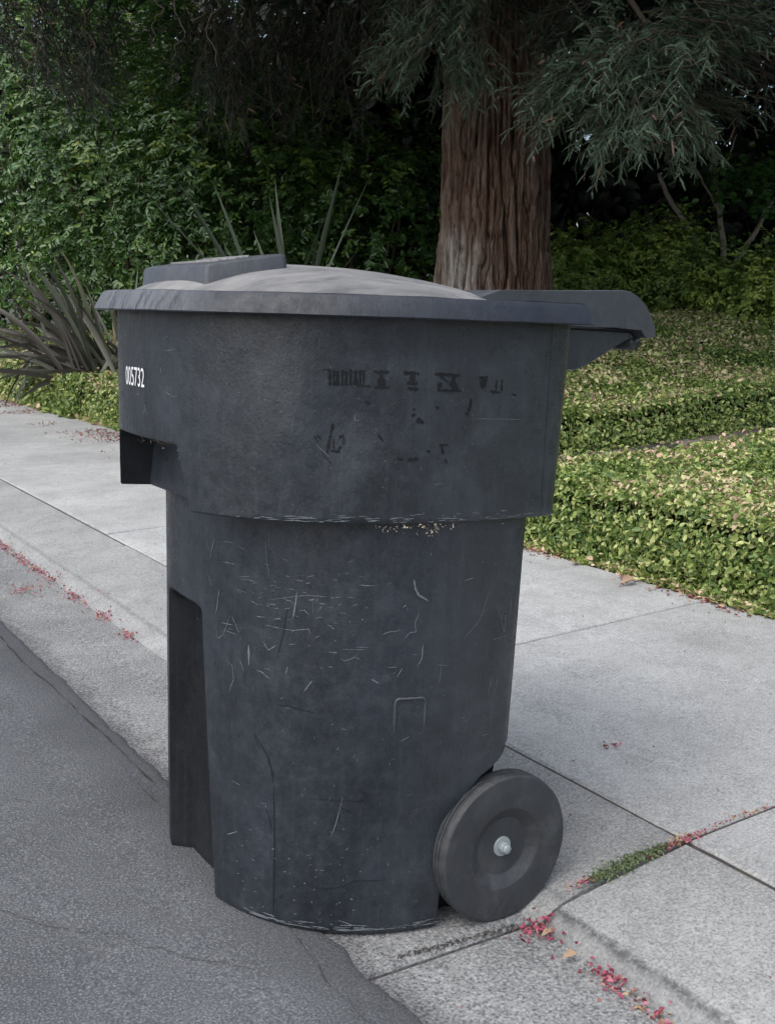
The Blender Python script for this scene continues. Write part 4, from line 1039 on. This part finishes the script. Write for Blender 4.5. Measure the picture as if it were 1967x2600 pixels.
def flax(label, base, spec, material, seed, r_base=0.10):
    r = rs(seed); root = empty('flax_plant', base); tag(root, label, 'flax plant', 'flax plants in front of the shrubs')
    for (az, el, L, W, droop, tint, kink) in spec:
        # az: degrees in the image plane sense (0 = right of the viewer, 90 = away, 180 = left)
        hd = _R * math.cos(RAD(az)) + np.array([_F[0], _F[1], 0]) * math.sin(RAD(az))
        d = hd * math.cos(RAD(el)) + np.array([0, 0, 1]) * math.sin(RAD(el))
        b = np.array(base) + np.array([r.normal() * r_base, r.normal() * r_base, -0.02])
        obj('leaf', blade_mesh(root, b, d, L, W, droop, r.normal() * 0.5, r, tint, kink=kink, roll=float(r.choice([-1, 1]) * r.uniform(0.5, 1.45))), material, root)
    return root

r = rs(310)
fb = at(255, 850, 10.3); fb[2] = float(profile(fb[0])) + 0.22
spec = []
for k in range(84):
    az = r.choice([r.uniform(120, 235), r.uniform(150, 205), r.uniform(0, 360)], p=[0.45, 0.35, 0.2]); el = r.uniform(16, 82)
    spec.append((az, el, r.uniform(0.75, 1.35), r.uniform(0.036, 0.060), r.uniform(0.15, 0.65), float(np.clip(r.normal(0.26, 0.26), 0, 1)), r.choice([None, 0.45, 0.6], p=[0.8, 0.1, 0.1])))
flax('sprawling brownish flax clump left of the bin lid', fb, spec, M_FLAX, 311, 0.16)
fb2 = at(345, 800, 10.6); fb2[2] = float(profile(fb2[0])) + 0.12
spec = [(r.uniform(-40, 220), r.uniform(45, 86), r.uniform(0.8, 1.25), r.uniform(0.035, 0.05), r.uniform(0.05, 0.35), float(r.uniform(0.2, 1.0)), None) for k in range(18)]
flax('upright olive flax clump just behind the front of the bin lid', fb2, spec, M_FLAX, 312, 0.10)
fb3 = at(735, 800, 9.4); fb3[2] = float(terrain(fb3[0], fb3[1])) + 0.12
spec = [(180, 62, 1.42, 0.050, 0.05, 0.35, None), (178, 72, 1.30, 0.050, 0.06, 0.5, None), (185, 80, 1.15, 0.050, 0.05, 0.3, None), (10, 76, 1.42, 0.055, 0.03, 0.6, None), (5, 66, 1.52, 0.055, 0.03, 0.7, None), (0, 80, 1.1, 0.04, 0.05, 0.4, None), (170, 86, 1.25, 0.05, 0.1, 0.7, None),
        (20, 30, 0.95, 0.035, 0.35, 0.2, None), (0, 20, 1.05, 0.03, 0.12, 0.3, None), (350, 40, 0.9, 0.03, 0.55, 0.2, None), (190, 50, 0.8, 0.04, 0.3, 0.4, None), (200, 70, 0.9, 0.05, 0.2, 0.8, None), (160, 75, 0.95, 0.05, 0.15, 0.8, None), (90, 70, 0.9, 0.05, 0.2, 0.5, None), (30, 60, 1.0, 0.04, 0.2, 0.4, None), (182, 54, 1.5, 0.045, 0.1, 0.25, None), (15, 70, 1.1, 0.04, 0.1, 0.3, None), (5, 12, 1.25, 0.03, 0.02, 0.4, None)]
spec = [(a, e, l * 1.24, w * 0.95, dr, t, k) for (a, e, l, w, dr, t, k) in spec]
flax('tall stiff green flax blades standing behind the middle of the bin lid', fb3, spec, M_FLAXG, 313, 0.09)

# ---- coast redwood --------------------------------------------------------------------
def make_bark():
    m = MB('redwood_bark')
    rd = m.n('ShaderNodeAttribute', attribute_name='ridge').outputs['Fac']
    at_ = m.n('ShaderNodeAttribute', attribute_name='tint').outputs['Fac']
    v = m.coord('obj', (42.0, 42.0, 4.5)); fib = m.noise(v, 1.0, 6, 0.7, 0.6); big = m.noise(m.coord('obj', (3.0, 3.0, 0.9)), 1.0, 4, 0.6)
    c = m.ramp(fib, [(0.30, (0.020, 0.010, 0.008)), (0.46, (0.100, 0.055, 0.036)), (0.58, (0.175, 0.112, 0.080)), (0.70, (0.29, 0.225, 0.18))])
    c = m.mix(m.ramp(big, [(0.4, 0.0), (0.75, 0.45)]), c, (0.095, 0.075, 0.065))
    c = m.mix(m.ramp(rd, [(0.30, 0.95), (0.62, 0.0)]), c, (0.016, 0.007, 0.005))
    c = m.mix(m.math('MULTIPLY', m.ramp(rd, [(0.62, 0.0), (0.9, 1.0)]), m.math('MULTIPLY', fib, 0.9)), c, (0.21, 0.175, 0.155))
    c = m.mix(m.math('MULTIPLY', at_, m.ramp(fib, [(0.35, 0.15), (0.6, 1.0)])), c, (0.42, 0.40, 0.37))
    m.set(Base_Color=c, Roughness=0.9); m.b.inputs['Specular IOR Level'].default_value = 0.15
    m.l(m.bump(fib, 1.0, 0.03), m.b.inputs['Normal'])
    return m.m
M_BARK = make_bark()
TB = at(1252, 760, 9.1); TB[2] = float(terrain(TB[0], TB[1])) - 0.05
redwood = empty('redwood_tree', TB); tag(redwood, 'big redwood with furrowed reddish bark trunk and drooping needle sprays', 'tree')
na_ = 560
zz = np.concatenate([np.linspace(0, 4.0, 270), np.linspace(4.3, 13, 20)]); aa = np.linspace(0, 2 * np.pi, na_, endpoint=False)
Z, A = np.meshgrid(zz, aa, indexing='ij')
R0 = np.interp(Z, [0, 0.2, 0.5, 1.0, 1.7, 3.0, 6, 13], [0.60, 0.515, 0.463, 0.435, 0.408, 0.366, 0.30, 0.08])
ca, sa = np.cos(A), np.sin(A)
def strips(n, zf, wa, wf, seed):
    """Convex plates n round the trunk, split lengthways by wandering fissures."""
    w1 = wa * (fbm(np.stack([ca * wf, sa * wf, Z * zf], -1), seed, 4, 0.6) - 0.5)
    u = (A + w1) / (2 * np.pi) * n; i = np.floor(u); f = u - i
    k = np.mod(i, n)
    cutz = Z * 0.9 + 7.1 * vnoise(np.stack([k * 3.7, k * 0, k * 0], -1), seed + 5)
    hgt = 0.35 + 0.65 * vnoise(np.stack([k * 5.3, cutz * 1.3, k * 0], -1), seed + 6)
    edge_ = np.clip(1 - np.abs(2 * f - 1) ** 5.0, 0, 1) ** 0.8 * (0.82 + 0.18 * f)
    brk = np.clip(np.abs(vnoise(np.stack([k * 9.1, cutz * 2.6, k * 0 + 4], -1), seed + 7) - 0.5) * 9, 0, 1)
    return edge_ * hgt * (0.55 + 0.45 * brk)
ridge = 0.060 * strips(24, 1.3, 0.55, 2.2, 71) + 0.034 * strips(53, 2.2, 0.40, 3.0, 81) + 0.020 * strips(104, 3.5, 0.25, 4.0, 91) + 0.010 * (fbm(np.stack([ca * 30, sa * 30, Z * 9], -1), 75, 3) - 0.5)
RR = R0 + (ridge - 0.05) * np.interp(Z, [0, 4, 13], [1.1, 0.9, 0.3]) + 0.06 * np.exp(-Z / 0.4) * np.sin(A * 5 + 1.0)
V = np.stack([RR * np.cos(A), RR * np.sin(A), Z], -1)
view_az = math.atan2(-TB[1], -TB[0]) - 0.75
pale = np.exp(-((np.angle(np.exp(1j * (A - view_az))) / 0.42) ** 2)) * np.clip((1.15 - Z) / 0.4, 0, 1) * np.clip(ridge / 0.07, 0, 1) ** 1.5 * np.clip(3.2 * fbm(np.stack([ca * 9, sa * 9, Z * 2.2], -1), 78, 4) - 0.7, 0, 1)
Vv = V.reshape(-1, 3)
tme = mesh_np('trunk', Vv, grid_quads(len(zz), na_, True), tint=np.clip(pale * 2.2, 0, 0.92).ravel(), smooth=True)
ra_ = tme.attributes.new('ridge', 'FLOAT', 'POINT'); ra_.data.foreach_set('value', np.clip(ridge / 0.090, 0, 1).astype(np.float32).ravel())
obj('trunk', tme, M_BARK, redwood)

def fingers(P, D, N, L, tint, r, pairs=7, nl=0.0098):
    """Flat needle sprays: a stem with two closed rows of needles, serrated along the edge."""
    n = len(P); D = unit(D); N = unit(N - (N * D).sum(-1, keepdims=True) * D); S = np.cross(N, D)
    L = L[:, None]; Vs = []
    k = np.arange(pairs); f = (k + 0.3) / pairs
    env = np.sin(np.pi * np.clip(0.22 + 0.74 * f, 0, 1)) ** 0.6
    base = P[:, None] + D[:, None] * (f[None, :, None] * L[:, None]) - np.array([0, 0, 1])[None, None] * (f[None, :, None] ** 2 * L[:, None] * 0.22)
    hw = (0.62 / pairs) * L[:, None]
    for s in (-1, 1):
        tip = base + S[:, None] * (s * nl * env[None, :, None]) * r.uniform(0.75, 1.2, (n, pairs, 1)) + D[:, None] * (0.9 * nl) - N[:, None] * 0.003
        Vs.append(np.stack([base - D[:, None] * hw, base + D[:, None] * hw, tip], 2))
    V = np.stack(Vs, 1).reshape(-1, 3); T = np.arange(len(V)).reshape(-1, 3)
    return V, T, np.repeat(tint, 2 * pairs * 3)

def spray_cluster(specs, seed, pairs=8):
    """specs: (centre, radii, count, main direction, spread, length, tint, fingers per branchlet)."""
    r = rs(seed); PP, DD, NN, LL, TT, axes = [], [], [], [], [], []
    for (c, rad, m, d0, spread, bl, tint, fpb) in specs:
        c = np.array(c); d0 = unit(np.array(d0, float))
        for _ in range(m):
            u = unit(r.normal(size=3)) * r.random() ** (1 / 2.4)
            b = c + u * np.array(rad); d = unit(d0 + r.normal(size=3) * spread); Lb = bl * r.uniform(0.6, 1.2)
            up = unit(np.array([r.normal() * 0.35, r.normal() * 0.35, 1.0])); side = unit(np.cross(up, d)); nn = np.cross(d, side)
            f = (np.arange(fpb) + r.random(fpb) * 0.5) / fpb; sg = np.where(np.arange(fpb) % 2, 1, -1)
            ax = b[None] + d[None] * (f[:, None] * Lb) - np.array([0, 0, 1])[None] * (f[:, None] ** 2 * Lb * 0.22)
            fd = unit(d[None] * r.uniform(0.5, 1.0, fpb)[:, None] + side[None] * (sg * r.uniform(0.35, 1.1, fpb))[:, None] + np.array([0, 0, -1])[None] * r.uniform(-0.15, 0.40, fpb)[:, None] + r.normal(size=(fpb, 3)) * 0.28)
            PP.append(ax); DD.append(fd); NN.append(nn[None] + r.normal(size=(fpb, 3)) * 0.35); LL.append(r.uniform(0.04, 0.115, fpb) * (1 - 0.25 * f)); TT.append(np.full(fpb, tint) + r.normal(size=fpb) * 0.13)
            tb = np.clip(r.normal(tint, 0.12), 0, 0.8)
            axes.append(np.array([b - d * 0.05, b + d * Lb * 0.5 - [0, 0, Lb * 0.09], b + d * Lb - [0, 0, Lb * 0.22]]))
    P = np.concatenate(PP); tt = np.concatenate(TT)
    brown = r.random(len(P)) < 0.035; tt = np.clip(tt, 0, 0.86); tt[brown] = r.uniform(0.9, 1.0, brown.sum())
    return P, np.concatenate(DD), np.concatenate(NN), np.concatenate(LL), tt, axes, r

RGT, DWN, AWY = _R, np.array([0, 0, -1.0]), np.array([_F[0], _F[1], 0])
near_specs = [  # tint paints the light: high for lit front clusters, low for shaded ones
    (at(1110, -20, 7.6), (0.36, 0.4, 0.46), 169, DWN * 0.8 - RGT * 0.40 - AWY * 0.2, 0.5, 0.36, 0.74, 16),
    (at(1040, 110, 7.5), (0.10, 0.3, 0.16), 33, DWN * 0.6 - RGT * 0.8, 0.35, 0.30, 0.74, 14),
    (at(1170, 150, 7.6), (0.14, 0.3, 0.14), 33, DWN * 0.8 + RGT * 0.25, 0.4, 0.26, 0.66, 14),
    (at(1300, -40, 8.2), (0.45, 0.4, 0.32), 78, DWN * 0.5 + RGT * 0.6, 0.5, 0.38, 0.30, 14),
    (at(1500, 205, 6.9), (0.24, 0.35, 0.17), 104, -RGT * 1.0 + DWN * 0.35 - AWY * 0.3, 0.38, 0.36, 0.76, 16),
    (at(1590, 280, 6.8), (0.20, 0.3, 0.12), 65, DWN * 0.8 - RGT * 0.35, 0.4, 0.28, 0.74, 15),
    (at(1640, 150, 6.8), (0.42, 0.45, 0.22), 156, DWN * 0.35 - RGT * 0.35 - AWY * 0.5, 0.6, 0.36, 0.70, 16),
    (at(1700, 290, 6.9), (0.16, 0.3, 0.12), 44, DWN * 0.7 + RGT * 0.5, 0.45, 0.28, 0.70, 14),
    (at(1770, 60, 7.0), (0.34, 0.4, 0.20), 91, RGT * 0.8 + DWN * 0.1 - AWY * 0.3, 0.45, 0.36, 0.62, 15),
    (at(1480, 40, 7.6), (0.34, 0.4, 0.20), 65, -RGT * 0.4 + DWN * 0.4 - AWY * 0.3, 0.55, 0.34, 0.36, 14),
    (at(1910, 120, 7.8), (0.30, 0.4, 0.35), 52, RGT * 0.6 + DWN * 0.4, 0.5, 0.36, 0.22, 13),
    (at(1800, 250, 7.4), (0.22, 0.3, 0.08), 23, RGT * 0.9 + DWN * 0.2, 0.35, 0.32, 0.55, 13),
    (at(760, 90, 9.4), (0.85, 0.6, 0.62), 169, DWN * 0.7 - RGT * 0.25, 0.5, 0.44, 0.08, 14),
    (at(920, 10, 8.6), (0.35, 0.4, 0.40), 65, DWN * 0.7, 0.5, 0.38, 0.16, 14),
    (at(570, 110, 9.2), (0.40, 0.4, 0.50), 91, DWN * 0.9 - RGT * 0.1, 0.5, 0.42, 0.18, 13),
    (at(120, 60, 9.0), (0.65, 0.5, 0.45), 143, DWN * 0.8 + RGT * 0.25, 0.5, 0.42, 0.22, 13),
    (at(200, 190, 9.0), (0.35, 0.4, 0.16), 31, DWN * 0.4 + RGT * 0.8, 0.5, 0.34, 0.5, 12)]
P, D, N, L, tt, axes, r = spray_cluster(near_specs, 320)
V, T, tq = fingers(P, D, N, L, tt, r)
fol = obj('foliage', mesh_np('foliage', V - TB, None, T, tint=tq), M_NEEDLE, redwood); fol['kind'] = 'stuff'
# twigs carrying the sprays
parts = []
for a in axes:
    t5 = np.linspace(0, 1, 4)[:, None]; pts = (1 - t5) ** 2 * a[0] + 2 * t5 * (1 - t5) * a[1] + t5 ** 2 * a[2]
    parts.append(tube(pts, np.linspace(0.0045, 0.0012, 4), 4, False))
V, Q, T = join_parts(parts)
o = obj('twigs', mesh_np('twigs', V - TB, Q, T), M_TWIG, redwood); o['kind'] = 'stuff'
# limbs from the trunk out to the spray clusters
tr_c = lambda z: TB + np.array([0, 0, z])
limbs = [(3.6, at(1640, 60, 6.9), 0.05), (4.1, at(1130, -60, 7.7), 0.05), (4.3, at(760, -40, 9.2), 0.06), (4.6, at(150, -60, 9.0), 0.06), (3.9, at(1850, 40, 7.2), 0.05), (4.4, at(560, -80, 9.2), 0.05), (3.5, at(1560, 210, 7.0), 0.03), (5.0, at(330, -160, 9.4), 0.05)]
for i, (z, e, rad) in enumerate(limbs):
    b0 = tr_c(z); m = (b0 + e) / 2 + np.array([0, 0, 0.35]); t5 = np.linspace(0, 1, 12)[:, None]
    pts = (1 - t5) ** 2 * b0 + 2 * t5 * (1 - t5) * m + t5 ** 2 * e; pts += rs(330 + i).normal(size=pts.shape) * 0.012
    Vt, Qt, Tt = tube(pts - TB, np.linspace(rad, rad * 0.3, 12), 8); obj('branch', mesh_np('branch', Vt, Qt, Tt, smooth=True), M_TWIG, redwood)
# thin hanging dead twigs at the upper left
r = rs(340)
for (x, y0, y1, d) in [(455, -40, 150, 8.8), (540, -40, 170, 8.7), (505, -20, 60, 8.8), (95, 20, 130, 8.8), (222, 20, 160, 8.8), (60, 90, 240, 8.9), (608, -30, 120, 8.9), (400, -20, 90, 8.8)]:
    n = 12; pts = np.array([at(x + r.normal() * 5 + 14 * math.sin(k * 0.8 + x), y0 + (y1 - y0) * k / (n - 1), d) for k in range(n)])
    Vt, Qt, Tt = tube(pts - TB, np.linspace(0.007, 0.0025, n), 5); obj('hanging_twig', mesh_np('hanging_twig', Vt, Qt, Tt, smooth=True), M_STEM, redwood)
# the crown above the frame: coarser sprays that shade the garden
r = rs(350); n = 34000
z = r.uniform(3.4, 15, n); ra = np.interp(z, [3.4, 5, 15], [5.6, 5.4, 0.8]) * np.sqrt(r.random(n)); az = r.uniform(0, 2 * np.pi, n)
P = np.stack([TB[0] + 1.9 + ra * np.cos(az), TB[1] + 1.3 + ra * np.sin(az), TB[2] + z - 0.10 * ra], -1)
q = P - np.array([0, 0, EYE]); w = q @ _F; px = CX + FPX * (q @ _R) / w; py = CY - FPX * (q @ _U) / w
k = (py < -60) | (w < 0) | (px < -300) | (px > 2270)
P = P[k]; d = unit(np.stack([np.cos(az[k]), np.sin(az[k]), -0.5 + 0 * az[k]], -1))
V, Q, tq = leaves(P - TB, np.array([0, 0, 1.0]) + r.normal(size=P.shape) * 0.4, r.uniform(0.35, 0.7, len(P)), 0.24, 0.2 + 0.4 * r.random(len(P)), r, d)
o = obj('upper_crown', mesh_np('upper_crown', V, Q, tint=tq), M_NEEDLE, redwood); o['kind'] = 'stuff'

# ---- moss, petals, leaf litter -----------------------------------------------------------
def litter_mesh(name, P, size, r, tints, flat=0.5, aspect=0.7):
    N = unit(np.array([0, 0, 1.0]) + r.normal(size=P.shape) * flat); L = size * r.uniform(0.5, 1.3, len(P))
    V, Q, tt = leaves(P, N, L, L * aspect, tints, r, curl=0.3); return mesh_np(name, V, Q, tint=tt)
r = rs(400)
X = r.uniform(1.285, 1.475, 900); Y = 1.340 + r.normal(size=900) * 0.008 * np.interp(X, [1.28, 1.34, 1.42, 1.48], [0.5, 1.4, 1.2, 0.3])
P = np.stack([X, Y, profile(X) + np.abs(r.normal(size=900)) * 0.003 + 0.001], -1)
moss = obj('moss', litter_mesh('moss', P, 0.0055, r, r.random(900), 0.9), M_MOSS); tag(moss, 'strip of green moss growing in the joint of the kerb slabs', 'moss', kind='stuff')

PG = 'clumps of fallen pink petals'
def petal_clump(label, x, y, sx, sy, n, seed, mix=0.25, size=0.0092):
    r = rs(seed); n = int(n * 0.9); wide = np.where(r.random(n) < 0.16, 2.0, 1.0); X = x + r.normal(size=n) * sx * wide; Y = y + r.normal(size=n) * sy * wide
    P = np.stack([X - x, Y - y, profile(X) - profile(np.array(x)) + 0.004 + np.abs(r.normal(size=n)) * 0.006 * np.exp(-((X - x) / sx) ** 2)], -1)
    t = np.where(r.random(n) < mix, r.uniform(0.8, 1.0, n), r.random(n) * 0.75)
    o = obj('petal_clump', litter_mesh('petal_clump', P, size, r, t, 0.8), M_PETAL, None, (x, y, float(profile(x)))); tag(o, label, 'petals', PG, kind='stuff')
lc = [(4.917, .07, 'petal clump in the gutter at the very left edge of the photo'), (4.60, .06, 'long petal clump in the gutter, second from the left edge'), (4.39, .05, 'petal clump in the gutter right below the kerb crack'), (4.20, .03, 'small round petal clump in the gutter, fourth from the left edge'), (3.896, .06, 'petal clump in the gutter, fifth from the left edge'), (3.587, .045, 'petal clump in the gutter, second nearest left of the bin'), (3.329, .025, 'small petal clump in the gutter, nearest left of the bin')]
for i, (y, sy, lab) in enumerate(lc):
    petal_clump(lab, 1.148, y, 0.012, sy, int(1500 * sy) + 16, 410 + i, 0.3)
petal_clump('reddish petal clump out on the gutter pan near the left edge', 1.02, 4.08, 0.035, 0.05, 90, 420, 0.5)
petal_clump('bright pink petal clump against the bin wheel', 1.150, 1.318, 0.014, 0.014, 90, 421, 0.2)
petal_clump('pink petal clump in the gutter below the kerb corner', 1.150, 1.150, 0.010, 0.024, 80, 422, 0.25)
petal_clump('tan and pink petal clump further down the gutter at lower right', 1.150, 1.085, 0.008, 0.012, 30, 423, 0.6)
petal_clump('faint petal clump near the bottom edge in the gutter', 1.145, 1.04, 0.008, 0.01, 22, 424, 0.5)
petal_clump('pink petals in the kerb joint beside the moss', 1.262, 1.338, 0.016, 0.004, 60, 425, 0.4, 0.006)
petal_clump('dark pink petals in the kerb joint beyond the moss', 1.505, 1.333, 0.030, 0.0045, 120, 426, 0.4, 0.007)
petal_clump('scattered petals along the sidewalk joint at the right edge', 1.64, 1.333, 0.07, 0.003, 90, 427, 0.6, 0.006)
petal_clump('single pink blossom lying on the open sidewalk slab', 1.70, 1.728, 0.010, 0.008, 16, 428, 0.15)
r = rs(430)
n = 5200; Y = np.concatenate([r.uniform(2.0, 4.6, 1000), r.uniform(6.5, 14, 4200)]); X = BED_X - np.abs(r.normal(size=n)) * np.where(Y > 6, 0.22, 0.045) + 0.01
k = fbm(np.stack([X * 2, Y * 3, X * 0], -1), 44, 3) > 0.46; X, Y = X[k], Y[k]
P = np.stack([X, Y, profile(np.minimum(X, 2.81)) + 0.004], -1)
o = obj('leaf_litter', litter_mesh('leaf_litter', P, 0.020, r, r.random(len(P)) ** 1.3, 0.5, 0.5), M_DRY); tag(o, 'reddish brown leaf and petal litter along the edge of the ground cover', 'litter', kind='stuff')
# specks of grit and crumbs on the paving
n = 1500; X = r.uniform(0.9, 2.8, n); Y = r.uniform(0.8, 8, n); k = (np.abs(X - 1.165) < 0.03) | (r.random(n) < 0.35); X, Y = X[k], Y[k]
P = np.stack([X, Y, profile(X) + 0.003], -1)
o = obj('grit', litter_mesh('grit', P, 0.006, r, r.random(len(P)), 0.4), M_DRY); tag(o, 'tiny crumbs and grit scattered over the concrete', 'grit', kind='stuff')
# dirt line left in the gutter seam in front of the bin
P = np.stack([r.uniform(0.90, 1.13, 320), np.zeros(320), np.zeros(320)], -1); P[:, 1] = 1.352 + (1.13 - P[:, 0]) * 0.10 + r.normal(size=320) * 0.004; P[:, 2] = profile(P[:, 0]) + 0.002
o = obj('seam_dirt', litter_mesh('seam_dirt', P, 0.0036, r, r.random(320), 0.3), M_SOIL); tag(o, 'dirt and crumbs gathered along the gutter seam beside the bin base', 'dirt', kind='stuff')
for i, (x, y, s, lab) in enumerate([(1.150, 1.225, 0.030, 'curled tan leaf lying in the gutter below the kerb corner'), (1.158, 1.300, 0.022, 'small tan leaf beside the bright pink petals at the wheel'), (2.765, 2.72, 0.075, 'large dry leaf at the foot of the ground cover on the right'), (2.75, 3.02, 0.06, 'dry tan leaf by the ground cover nearer the bin'), (1.02, 1.055, 0.03, 'dry reddish leaf on the gutter at the bottom edge')]):
    rr = rs(440 + i); V, Q, tt = leaves(np.array([[0, 0, 0.012]]), np.array([[0.2, -0.3, 1.0]]), np.array([s]), np.array([s * 0.5]), np.array([0.9]), rr, curl=0.35)
    o = obj('fallen_leaf', mesh_np('fallen_leaf', V, Q, tint=tt), M_DRY, None, (x, y, float(profile(x)))); tag(o, lab, 'leaf', 'fallen dry leaves')
